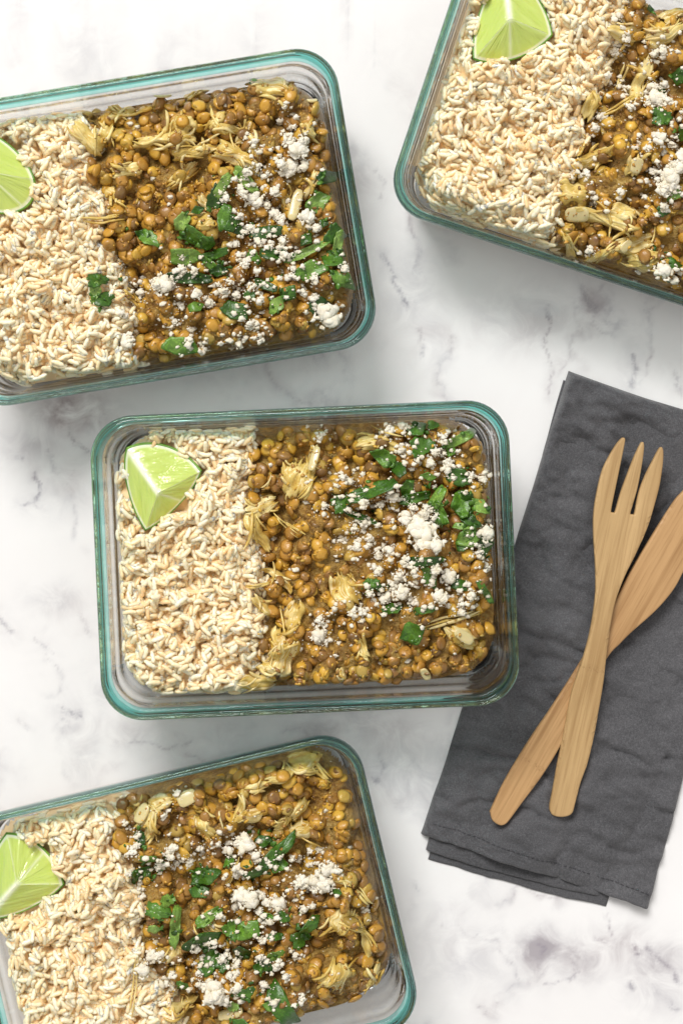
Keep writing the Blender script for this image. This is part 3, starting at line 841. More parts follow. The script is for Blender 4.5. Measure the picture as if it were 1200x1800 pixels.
# shredded chicken: x, y, length, width, angle, curve (radians)
CHICK = {
 2: ['Z2', '430 285 220 70 -5 -1.0;90 380 150 45 85 .3;785 1200 300 26 12 0;250 1050 190 110 -60 .5;20 480 170 120 75 -.5;850 1290 160 70 -35 .3;230 1480 70 40 -70 .5;330 1330 150 40 -60 .4',
     'Z1', '935 770 210 60 -65 .5;960 630 150 100 20 .3;1050 1000 200 36 -35 -1.2;940 1040 130 14 5 .4;1080 1420 200 110 60 .6;1000 1480 110 60 -20 .4;930 1560 200 70 -3 .1;1130 1210 150 80 75 .4;1120 470 140 100 -70 .3;1080 730 180 10 -40 .3;1130 740 140 8 -30 -.3;960 1150 130 40 -40 .3;990 520 90 12 50 1.6;1040 1360 170 60 80 -.3'],
 1: ['Z4', '530 235 210 120 -15 -.5;300 485 160 44 -12 0;405 495 140 36 58 .2;430 560 200 60 -60 -1.4;190 590 130 50 8 .2;370 650 260 75 -22 -.4;65 750 230 40 42 .2;60 540 160 40 30 .3;75 470 110 90 50 .3;765 790 150 40 65 .4;175 1000 110 90 20 .4;320 610 160 70 -25 .4;90 620 150 60 15 .3;200 900 130 60 -50 .8;640 900 130 70 -70 .2;250 450 120 60 40 .4;130 270 120 60 30 .3;750 490 100 60 -50 .4',
     'Z3', '600 360 200 30 18 .2;560 330 140 24 -40 .2;770 495 230 55 10 .4;430 480 170 70 -45 .3;500 480 150 50 70 .3;890 640 150 36 38 .1;840 420 140 40 45 .6;620 640 130 60 15 .3;520 880 190 24 3 .3;640 1250 90 24 -50 .3;900 500 120 40 20 -.4;560 760 110 60 -30 .3'],
 3: ['Z5', '1030 330 180 56 72 .3;955 420 220 12 32 .3;880 880 250 40 -18 -.7;745 990 150 30 -62 .3;880 1030 140 32 25 .4;1120 150 170 70 22 .4;750 780 110 80 0 .3;1000 990 150 80 10 .4;960 860 120 60 -10 -.4;1050 1050 130 70 5 .3;840 640 130 60 20 .3;965 300 100 12 70 .4;1160 60 120 50 30 .3;960 140 140 60 -5 .3;820 430 110 50 70 .3;990 680 70 60 80 0'],
 4: ['Z7', '570 170 150 90 20 .6;640 225 160 30 -50 .4;600 220 140 24 -20 .4;245 390 170 32 75 .9;290 455 130 65 5 .3;870 1060 300 34 -65 -.9;760 1000 130 110 70 .5;885 880 140 20 -55 .1;460 500 110 46 40 .4;450 245 160 55 25 .3;740 1290 150 110 70 .4;680 1290 90 50 60 .3;330 300 120 50 10 .4;560 540 140 70 20 .5;750 760 120 40 -30 .3;540 430 130 50 60 .5;930 1330 170 36 60 .4;120 1050 160 50 -60 .4;200 740 130 36 70 .3',
     'Z6', '810 480 230 55 72 .2;760 460 130 80 60 .2;960 1480 190 44 10 2.4;720 1350 300 11 85 .1;850 390 120 60 20 .3;1100 1040 150 50 -50 .5;930 1180 130 70 70 .3;1080 520 130 80 -60 .8'],
}
ONION = {2: ['Z2', '665 1480 78 45 -65;95 370 140 45 80;860 1280 120 60 -30;1000 780 40 26 0'], 1: ['Z4', '680 900 190 60 75;770 330 60 40 30', 'Z3', '790 270 90 60 20'],
         3: ['Z5', '1000 680 66 50 75;770 870 100 70 10;965 1000 60 40 40'], 4: ['Z6', '990 360 110 80 30;755 440 110 70 70', 'Z7', '190 1480 140 60 10']}
def entries(spec):
    for i in range(0, len(spec), 2):
        for s in spec[i + 1].split(';'):
            yield spec[i], s.split()

BX = {1: -22, 2: -26, 3: -19.5, 4: -21}
PLACE = {1: 'upper left container', 2: 'middle container', 3: 'upper right container', 4: 'lower left container'}
LIMEPOLY = {}
LIME = {   # corner C, then pith tip P and the tips R, Q (zoom frame coordinates)
 2: ('Z1', (425, 555), (252, 318), (650, 440), (352, 757)),
 1: ('Z3', (-60, 650), (-140, 420), (180, 685), (-20, 850)),
 3: ('Z5', (488, 92), (470, -130), (668, 150), (345, 248)),
 4: ('Z6', (105, 800), (-75, 1010), (345, 820), (38, 545)),
}
for k, c in CONT.items():
    fr, *pts = LIME[k]
    LIMEPOLY[k] = [local(c, fr, *p_)[:2] for p_ in pts]

def in_tri(x, y, A, B, C, grow=0.0):
    def s(p, q): return (q[0] - p[0]) * (y - p[1]) - (q[1] - p[1]) * (x - p[0])
    a, b_, c_ = s(A, B), s(B, C), s(C, A)
    return (a > -grow and b_ > -grow and c_ > -grow) or (a < grow and b_ < grow and c_ < grow)

def build_food(k, c):
    Mc = c['M']; where = PLACE[k]; bx = BX[k]
    fld = Field(); H = fld.H
    xb = bx + 11 * fbm(LY, LY * 0 + k * 31, 17, 5, 3) + (LY * (-0.02))
    rice_mask = (LX < xb + 1.0) & (D > 8.3); stew_mask = (LX > xb - 1.0) & (D > 8.3)
    lump = fbm(LX + 50 * k, LY, 26, 60 + k, 3); lump2 = fbm(LX + 50 * k, LY, 9, 70 + k, 3)
    edge = (1 - smooth(8.3, 20, D)) ** 1.5
    rz = 36.5 + 4.5 * lump + 3.2 * lump2 - 8 * edge - 5 * (1 - smooth(0, 11, xb - LX))
    sz = 34.0 + 8.0 * lump + 6.5 * lump2 - 8 * edge - 4.0 * (1 - smooth(0, 10, LX - xb))
    # the curry falls short of the near right-hand corner
    cut = {2: 11, 4: 13, 1: 2, 3: 0}[k]
    sz = sz - cut * smooth(0.9, 1.6, (LX / 95) * 0.9 + (-LY / 68) * 0.75) + 0.0
    sz = np.maximum(sz, zwall(D) + 0.8); rz = np.maximum(rz, zwall(D) + 0.8)
    H[rice_mask] = rz[rice_mask]; H[stew_mask & ~rice_mask] = sz[stew_mask & ~rice_mask]
    # ---------------- rice
    e_rice = obj('rice_mound', None, None, Mc, 'brown rice filling the left part of the %s' % where, 'rice', 'portions of brown rice')
    bed('rice_bed', -200, bx - 0.5, M_ricebed, e_rice)
    C_, P_, R_, Q_ = LIMEPOLY[k]
    cen_ = (np.array(P_) + R_ + Q_) / 3
    grow_ = lambda p_: cen_ + (np.array(p_) - cen_) * 1.2
    in_lime = lambda x, y: in_tri(x, y, grow_(P_), grow_(R_), grow_(Q_)) or any(np.hypot(*(np.array([x, y]) - (np.array(C_) + 0.62 * (np.array(a_) + b_ - 2 * np.array(C_))))) < 6.0 for a_, b_ in ((np.array(P_), np.array(R_)), (np.array(R_), np.array(Q_)), (np.array(P_), np.array(Q_))))
    items = []
    want = 3300
    xs_ = rng.uniform(-96, bx + 8, want * 2); ys_ = rng.uniform(-69, 69, want * 2)
    for x, y in zip(xs_, ys_):
        if len(items) >= want: break
        yaw = rng.uniform(0, math.pi)
        t = int(rng.integers(len(grain_t))); ax = grain_t[t]['a']
        ex, ey = abs(math.cos(yaw)) * ax[0], abs(math.sin(yaw)) * ax[0]
        if inset(np.array([x + math.cos(yaw) * ax[0], x - math.cos(yaw) * ax[0]]), np.array([y + math.sin(yaw) * ax[0], y - math.sin(yaw) * ax[0]])).min() < 7.9: continue
        lim = bx + 11 * float(fbm(np.array([y]), np.array([k * 31.0]), 17, 5, 3)[0]) - 0.02 * y + rng.normal(0, 1.0) + max(0, rng.normal(-1.5, 3.0))
        if x > lim + 1: continue
        if in_lime(x, y): continue
        r = fld.drop(x, y, yaw, ax, len(items), tilt=0.16, q=52, follow=0.85)
        if r is None: continue
        items.append(dict(t=t, R=r[0], p=np.array([x, y, r[1]]), d=float(inset(np.array(x), np.array(y)))))
    vis = np.bincount(fld.ID[fld.ID >= 0], minlength=len(items))
    order = np.argsort(-vis)
    top = set(order[:300].tolist())
    for i in order[:300]:
        it = items[i]
        obj('rice_grain', grain_t[it['t']]['me'], e_rice, m4(it['R'], it['p'] * 0.001))
    rest = [it for i, it in enumerate(items) if i not in top and (vis[i] > 0 or it['d'] < 14)]
    V, F, Rn = joined(rest, grain_t)
    obj('rice_grains', mesh('rice_grains', V, F, M_rice, True, {'rnd': Rn}), e_rice, kind='stuff')
    Hr = blur(fld.H, 3.0) - 1.6
    sheet('rice_starch', np.where(rice_mask, np.minimum(Hr, fld.H - 0.3), 0), rice_mask, 1.5, M_ricebed, e_rice)
    # ---------------- lentil curry
    e = obj('lentil_curry', None, None, Mc, 'golden brown lentil and chicken curry filling the right part of the %s' % where, 'curry', 'portions of lentil curry')
    bed('curry_bed', bx + 0.5, 200, M_sauce, e)
    fld.ID[:] = np.where(fld.ID >= 0, -2, -1)
    L = []
    def lay(nw, tilt, q, follow, sink):
        cnt = 0
        for _ in range(nw * 3):
            if cnt >= nw: break
            x = rng.uniform(bx - 6, 96); y = rng.uniform(-68, 68)
            t = int(rng.integers(len(lentil_t))); ax = lentil_t[t]['a']
            d = float(inset(np.array(x), np.array(y)))
            if d < 7.9 + ax[0] * 0.95: continue
            if x < bx + 11 * float(fbm(np.array([y]), np.array([k * 31.0]), 17, 5, 3)[0]) - 0.02 * y + 2.0: continue
            if cut > 5 and x / 95 * 0.9 - y / 68 * 0.75 > 1.52: continue
            r = fld.drop(x, y, rng.uniform(0, 6.3), ax, len(L), tilt, q, follow, sink)
            if r is None: continue
            L.append(dict(t=t, R=r[0], p=np.array([x, y, r[1]]), d=d)); cnt += 1
    lay(640, 0.32, 68, 0.6, 0.0)
    Hs = blur(fld.H, 4.0)
    fine = fbm(LX, LY, 3.2, 200 + k, 3); mid = fbm(LX, LY, 8.0, 300 + k, 3)
    sauce = np.where(stew_mask, Hs - 0.2 + 1.1 * fine + 2.0 * mid + 2.4 * fbm(LX, LY, 17, 500 + k, 2) + 0.45 * fbm(LX, LY, 1.5, 400 + k, 2), Hs - 6)
    sauce = np.minimum(sauce, fld.H + 2.8)
    sauce = np.where(stew_mask & (D < 10.5), np.minimum(sauce, Hs - 0.8), sauce)
    sheet('sauce', sauce, stew_mask, 1.0, M_sauce, e)
    up = stew_mask & (sauce > fld.H); fld.H[up] = sauce[up]; fld.ID[up] = -1
    lay(150, 0.38, 66, 0.75, 0.5)
    # chicken, onion
    zc0_ = len(L)
    for fr, a in entries(CHICK[k]):
        x, y, s = local(c, fr, float(a[0]), float(a[1]))
        an, l_, w_, cv = math.radians(float(a[4]) - c['rot']), float(a[2]) * s * 1.1, float(a[3]) * s * 1.15, float(a[5])
        if w_ < 3.6: chicken(fld, blur_cache(fld), x, y, an, l_, w_, cv, e)
        else:
            chunk(fld, blur_cache(fld), x, y, an, l_ * 1.08, w_ * 1.0, cv, e)
            for _ in range(2 + int(w_ / 4)):
                chicken(fld, blur_cache(fld), x + rng.normal(0, w_ * .35), y + rng.normal(0, w_ * .35), an + rng.normal(0, 0.5), l_ * rng.uniform(.5, 1.0), rng.uniform(1.3, 2.6), cv + rng.normal(0, .9), e, nf=1, lift=rng.uniform(.7, 2.0))
    lay(75, 0.5, 70, 0.7, 0.5)
    for fr, a in entries(ONION[k]):
        x, y, s = local(c, fr, float(a[0]), float(a[1]))
        r = fld.drop(x, y, math.radians(float(a[4]) - c['rot']), (float(a[2]) * s / 2, float(a[3]) * s / 2, 0.8), -1, 0.08, 75, 0.8)
        if r is None: continue
        V, F = ICO2
        V = np.sign(V) * np.abs(V) ** 0.62 * np.array([float(a[2]) * s / 2, float(a[3]) * s / 2, 0.75])
        V = V + rng.normal(0, 0.07, V.shape); V[:, 2] += 0.6 * (V[:, 0] / (float(a[2]) * s / 2)) ** 2
        obj('onion_piece', mesh('onion_piece', V * 0.001, F, M_onion), e, m4(r[0], np.array([x, y, r[1]]) * 0.001))
    vis = np.bincount(fld.ID[fld.ID >= 0], minlength=len(L)); order = np.argsort(-vis); top = set(order[:300].tolist())
    for i in order[:300]:
        obj('lentil', lentil_t[L[i]['t']]['me'], e, m4(L[i]['R'], L[i]['p'] * 0.001))
    rest = [it for i, it in enumerate(L) if i not in top and (vis[i] > 0 or it['d'] < 14)]
    V, F, Rn = joined(rest, lentil_t)
    obj('lentils', mesh('lentils', V, F, M_lentil, True, {'rnd': Rn}), e, kind='stuff')
    Vs, Fs, Rn = [], [], []; o = 0; V1, F1 = ICO1
    for i in range(900):
        x = rng.uniform(bx, 92); y = rng.uniform(-64, 64)
        if float(inset(np.array(x), np.array(y))) < 10: continue
        sc_ = rng.uniform(0.35, 1.25) * np.array([1 + 0.8 * rng.random(), 0.8, 0.55])
        Rm = rot_from(np.array([rng.normal(0, .5), rng.normal(0, .5), 1.0]), rng.uniform(0, 6.3))
        V = (V1 * (1 + 0.25 * rng.normal(size=(len(V1), 1))) * sc_) @ Rm.T + [x, y, float(fld.at(x, y)) + 0.1]
        Vs.append(V); Fs.append(F1 + o); o += len(V); Rn.append(np.full(len(V), rng.random()))
    obj('lentil_bits', mesh('lentil_bits', np.vstack(Vs) * .001, np.vstack(Fs), M_lentil, True, {'rnd': np.concatenate(Rn)}), e, kind='stuff')
    # ---------------- parsley and cheese
    Hb = blur(maxf(fld.H, 4), 2.0); tags = []
    for fr, a in entries(LEAF[k]):
        x, y, s = local(c, fr, float(a[0]), float(a[1]))
        x, y = pull_in(x, y, 8.5 + 0.4 * float(a[2]) * s)
        sh = {'D': 0.22, 'M': 0.5, 'L': 0.8}[a[5]]
        lw, ll = float(a[3]), float(a[2])
        lf_ = parsley(fld, Hb, x, y, math.radians(float(a[4]) - c['rot']), float(a[2]) * s * 1.2, float(a[3]) * s * 1.2, sh, Mc,
                'torn green parsley piece scattered on the curry in the %s' % where, 'parsley pieces on the %s' % where)
        tags.append((lf_, x, y, {'D': 'dark green', 'M': 'green', 'L': 'pale green'}[a[5]] + (' parsley strip' if ll / lw > 2.3 else ' parsley piece')))
    # little chopped scraps
    Vs, Fs, Rn = [], [], []; o = 0
    for i in range(len(tags) * 3):
        _, x0, y0, _w = tags[int(rng.integers(len(tags)))]
        x, y = pull_in(x0 + rng.normal(0, 4.5), y0 + rng.normal(0, 4.5), 11)
        m_ = 7; th_ = np.linspace(0, 2 * math.pi, m_, endpoint=False); rr_ = rng.uniform(0.35, 1.0, m_) * rng.uniform(0.7, 2.6)
        an = rng.uniform(0, 6.3); q_ = np.c_[rr_ * np.cos(th_), rr_ * np.sin(th_) * rng.uniform(.35, 1), rng.normal(0, 0.12, m_)]
        Rm = rot_from(np.array([rng.normal(0, .35), rng.normal(0, .35), 1.0]), an)
        z = float(fld.at(x, y)) + 0.45
        V = np.vstack([[[0, 0, .12]], q_]); V = np.vstack([V, V - [0, 0, .22]]) @ Rm.T + [x, y, z]
        F = []
        for j in range(m_):
            j2 = (j + 1) % m_; F += [(0, 1 + j, 1 + j2), (m_ + 1, m_ + 2 + j2, m_ + 2 + j), (1 + j, m_ + 2 + j, m_ + 2 + j2), (1 + j, m_ + 2 + j2, 1 + j2)]
        Vs.append(V); Fs.append(np.array(F) + o); o += len(V); Rn.append(np.full(len(V), rng.uniform(0.1, 0.65)))
    obj('parsley_scraps', mesh('parsley_scraps', np.vstack(Vs) * .001, np.vstack(Fs), M_leaf, True, {'rnd': np.concatenate(Rn)}), None, Mc,
        'tiny chopped parsley scraps sprinkled over the curry in the %s' % where, 'parsley', kind='stuff')
    Hb = blur(fld.H, 2.0); fld2 = fld.H.copy()
    spots = []
    ents = [(fr, [float(v) for v in a]) for fr, a in entries(CHEESE[k])]
    big = max(range(len(ents)), key=lambda i: ents[i][1][2] / FR[ents[i][0]][2])
    for i, (fr, a) in enumerate(ents):
        x, y, s = local(c, fr, a[0], a[1]); size = a[2] * s * 0.98
        x, y = pull_in(x, y, 8.3 + 0.5 * size)
        h = float(fld.at(x, y, Hb))
        si, sj = fld.win(x, y, size * 0.35)
        h = max(h, float(np.percentile(fld.H[si, sj], 80)) - 0.3)
        t = int(rng.integers(12)) if size < 8.5 else int(rng.integers(12, 18))
        M = Mc @ Matrix.Translation((x * .001, y * .001, (h + 0.14 * size) * .001)) @ Matrix.Rotation(rng.uniform(0, 6.28), 4, 'Z') @ Matrix.Diagonal((size * 1.1, size * 1.1, size * 0.75, 1))
        lab, grp = 'white crumbled cheese lump lying on the curry in the %s' % where, 'cheese lumps on the %s' % where
        if i == big: lab = 'largest creamy white cheese chunk lying on the curry in the %s' % where
        cr_ = obj('cheese_crumb', crumb_t[t], None, M, lab, 'cheese', grp)
        if i != big: tags.append((cr_, x, y, ('large' if size > 9.5 else 'medium' if size > 6 else 'small') + ' cheese lump'))
        spots.append((x, y, size, h)); fld.stamp(x, y, size * 0.38, h - size * 0.1)
    name_each(tags, bx, where)
    # the finest crumbs
    nt_ = {1: 1500, 2: 1600, 3: 1000, 4: 1500}[k]
    Vs, Fs = [], []; o = 0; V1, F1 = ICO1
    for i in range(nt_):
        if rng.random() < 0.955:
            x0, y0, sz_, _ = spots[int(rng.integers(len(spots)))]
            q = abs(rng.normal(0, 1)) * (2.6 + 0.5 * sz_) ; a = rng.random() * 6.28
            x, y = x0 + q * math.cos(a), y0 + q * math.sin(a)
        else:
            x, y = rng.uniform(bx + 4, 90), rng.uniform(-60, 60)
        if inset(np.array(x), np.array(y)) < 10 or x < bx + 1: continue
        r = 0.28 + 1.05 * rng.random() ** 2.6
        V1, F1 = ICO2 if r > 0.7 else ICO1
        V = V1 * np.array([1 + .5 * rng.random(), 1, 1]) * (1 + 0.3 * rng.normal(size=(len(V1), 1))) * r * np.array([1, 1, .75])
        z = float(fld.at(x, y))
        Vs.append(V + [x, y, z + 0.3 * r]); Fs.append(F1 + o); o += len(V)
    obj('cheese_crumbs', mesh('cheese_crumbs', np.vstack(Vs) * .001, np.vstack(Fs), M_cheese, False), None, Mc,
        'finest white cheese crumbs sprinkled over the curry in the %s' % where, 'cheese', kind='stuff')
    return fld

def name_each(tags, bx, where):
    """Give every loose piece a label that says which one it is."""
    bins = {}
    for o, x, y, what in tags:
        xi = 0 if x < bx + 32 else (1 if x < bx + 70 else 2); yi = 0 if y > 20 else (1 if y > -20 else 2)
        bins.setdefault((what, xi, yi), []).append((x, o))
    for (what, xi, yi), lst in bins.items():
        spot = [['beside the far rice', 'at the far middle', 'in far right corner'], ['beside the mid rice', 'in the centre', 'by the right wall'],
                ['beside the near rice', 'at the near middle', 'in near right corner']][yi][xi]
        lst.sort(key=lambda q: q[0]); n_ = len(lst)
        for i, (_, o) in enumerate(lst):
            pre = '' if n_ == 1 else 'leftmost ' if i == 0 else 'rightmost ' if i == n_ - 1 else ['second', 'third', 'fourth', 'fifth', 'sixth', 'seventh', 'eighth', 'ninth', 'tenth', 'eleventh', 'twelfth', 'thirteenth', 'fourteenth', 'fifteenth'][min(i - 1, 13)] + ' from left '
            o['label'] = '%s%s %s of the %s' % (pre, what, spot, where)

_bc = {}
def blur_cache(fld):
    if id(fld) not in _bc: _bc[id(fld)] = blur(maxf(fld.H, 3), 2.4)
    return _bc[id(fld)]

# ---- lime wedges: an eighth of a lime, corner up, three cut faces and the rind below
def lime(k, c, fld):
    C2, P2, R2, Q2 = [np.array(p_) for p_ in LIMEPOLY[k]]
    cen = (P2 + R2 + Q2) / 3
    lvl = float(np.percentile(fld.H[(np.hypot(LX - cen[0], LY - cen[1]) < 22) & (D > 12)], 60))
    zc = min(lvl + 13.5, 53.0)
    C3 = np.array([C2[0], C2[1], zc])
    vec = [np.array([*(p_ - C2), dz]) for p_, dz in ((P2, -7.4), (R2, -7.4), (Q2, -7.4))]
    tris = [(0, 1, 'long'), (0, 2, 'long'), (1, 2, 'eq')]
    Vs, Fs, Cs, Vz = [], [], [], []; o = 0
    RV, RF = [], []; ro = 0
    for a, b_, typ in tris:
        na, nr = 40, 26
        A = np.linspace(0, math.pi / 2, na); Rr = np.linspace(0, 0.955, nr)
        AA, RA = np.meshgrid(A, Rr)
        ca, cb = np.cos(AA) * RA, np.sin(AA) * RA
        V = C3 + ca[..., None] * vec[a] + cb[..., None] * vec[b_]
        # radial vesicles
        seed = k * 10 + a * 3 + b_
        if typ == 'eq':
            streak = fbm(AA * 14, RA * 2.4, 1.0, seed, 3)
            memb = np.zeros_like(AA)
            for fpos in (0.0, 0.46 + 0.08 * (k % 2), 1.0):
                dd = np.abs(AA / (math.pi / 2) - fpos) * (RA + 0.05) * 1.5
                memb = np.maximum(memb, np.exp(-(dd / 0.028) ** 2))
            pith = np.exp(-(RA / 0.10) ** 2)
        else:
            streak = fbm(ca * 13 + cb * 5, cb * 2.2 - ca * 1.0, 1.0, seed, 3)
            memb = np.exp(-(cb / 0.05) ** 2) * 0.9
            pith = np.exp(-(np.maximum(cb - 0.02, 0) / (0.055 + 0.03 * ca)) ** 2) * 0.95
        edge = smooth(0.88, 0.935, RA)
        light = np.array([0.60, 0.69, 0.22]); deep = np.array([0.40, 0.53, 0.055])
        f = np.clip(0.6 + 0.20 * streak, 0, 1)[..., None]
        col = deep * (1 - f) + light * f
        wht = np.clip(np.maximum(np.maximum(memb * 0.5, pith), edge * 0.9), 0, 1)[..., None]
        col = col * (1 - wht) + np.array([0.84, 0.86, 0.66]) * wht
        nrm = np.cross(vec[a], vec[b_]); nrm /= np.linalg.norm(nrm)
        if nrm[2] < 0: nrm = -nrm
        V = V + nrm * (0.28 * streak * (1 - wht[..., 0]) * (RA < 0.9))[..., None]
        idx = np.arange(na * nr).reshape(nr, na) + o
        q = np.stack([idx[:-1, :-1], idx[:-1, 1:], idx[1:, 1:], idx[1:, :-1]], -1).reshape(-1, 4)
        Vs.append(V.reshape(-1, 3)); Fs.append(q); Cs.append(col.reshape(-1, 3)); Vz.append((0.5 + 0.5 * streak).ravel()); o += na * nr
        # thin green ring of peel along the cut
        Rr2 = np.array([0.95, 0.965, 0.988, 1.0]); AA, RA = np.meshgrid(A, Rr2)
        V = C3 + (np.cos(AA) * RA)[..., None] * vec[a] + (np.sin(AA) * RA)[..., None] * vec[b_]
        V = V + nrm * np.array([-.1, .25, .25, -.15])[:, None, None]
        idx = np.arange(na * 4).reshape(4, na) + ro
        RV.append(V.reshape(-1, 3)); RF.append(np.stack([idx[:-1, :-1], idx[:-1, 1:], idx[1:, 1:], idx[1:, :-1]], -1).reshape(-1, 4)); ro += na * 4
    nn = 24
    T, Ph = np.meshgrid(np.linspace(0, math.pi / 2, nn), np.linspace(0, math.pi / 2, nn))
    ws = [np.cos(T), np.sin(T) * np.cos(Ph), np.sin(T) * np.sin(Ph)]
    V = C3 + sum(w_[..., None] * v_ for w_, v_ in zip(ws, vec))
    idx = np.arange(nn * nn).reshape(nn, nn) + ro
    RV.append(V.reshape(-1, 3)); RF.append(np.stack([idx[:-1, :-1], idx[:-1, 1:], idx[1:, 1:], idx[1:, :-1]], -1).reshape(-1, 4))
    org = np.array([*cen, lvl])
    lab = {2: 'lime wedge on the rice in the middle container, white pith ridge up', 1: 'lime wedge half out of frame on the rice in the upper left container',
           3: 'lime wedge cut by the top edge on the rice in the upper right container', 4: 'lime wedge with clear white membranes on the rice in the lower left container'}[k]
    e = obj('lime_wedge', None, None, c['M'] @ Matrix.Translation(Vector(org * .001)), lab, 'lime wedge', 'lime wedges on the rice')
    mf = mesh('lime_flesh', (np.vstack(Vs) - org) * .001, np.vstack(Fs), M_flesh, True, {'col': np.vstack(Cs), 'ves': np.concatenate(Vz)})
    bm = bmesh.new(); bm.from_mesh(mf)
    bmesh.ops.remove_doubles(bm, verts=bm.verts, dist=3e-5)
    bmesh.ops.recalc_face_normals(bm, faces=bm.faces)
    for _ in range(14): bmesh.ops.smooth_vert(bm, verts=[v for v in bm.verts if not v.is_boundary], factor=0.5, use_axis_x=True, use_axis_y=True, use_axis_z=True)
    bm.to_mesh(mf); bm.free()
    obj('flesh', mf, e)
    obj('rind', mesh('lime_rind', (np.vstack(RV) - org) * .001, np.vstack(RF), M_rind, True), e)

for k, c in CONT.items():
    fld = build_food(k, c)
    lime(k, c, fld)

# ------------------------------------------------------------------ napkin
def foot_clear(X, Y):
    """Height of the underside of the middle container over the table (mm), very large outside its foot."""
    Mi = CONT[2]['M']
    lx = np.zeros_like(X); ly = np.zeros_like(X)
    inv = Mi.inverted()
    lx = (inv[0][0] * X + inv[0][1] * Y + inv[0][3]) * 1000; ly = (inv[1][0] * X + inv[1][1] * Y + inv[1][3]) * 1000
    d = inset(lx, ly, 21.0)
    hz = (Mi[2][3] + Mi[2][0] * lx * .001 + Mi[2][1] * ly * .001) * 1000
    return np.where(d > 0, hz + np.interp(d, [0, 3.4, 6.9, 7.9, 9.4], [40, 38, 13, 4.5, -0.35]), 1e3)

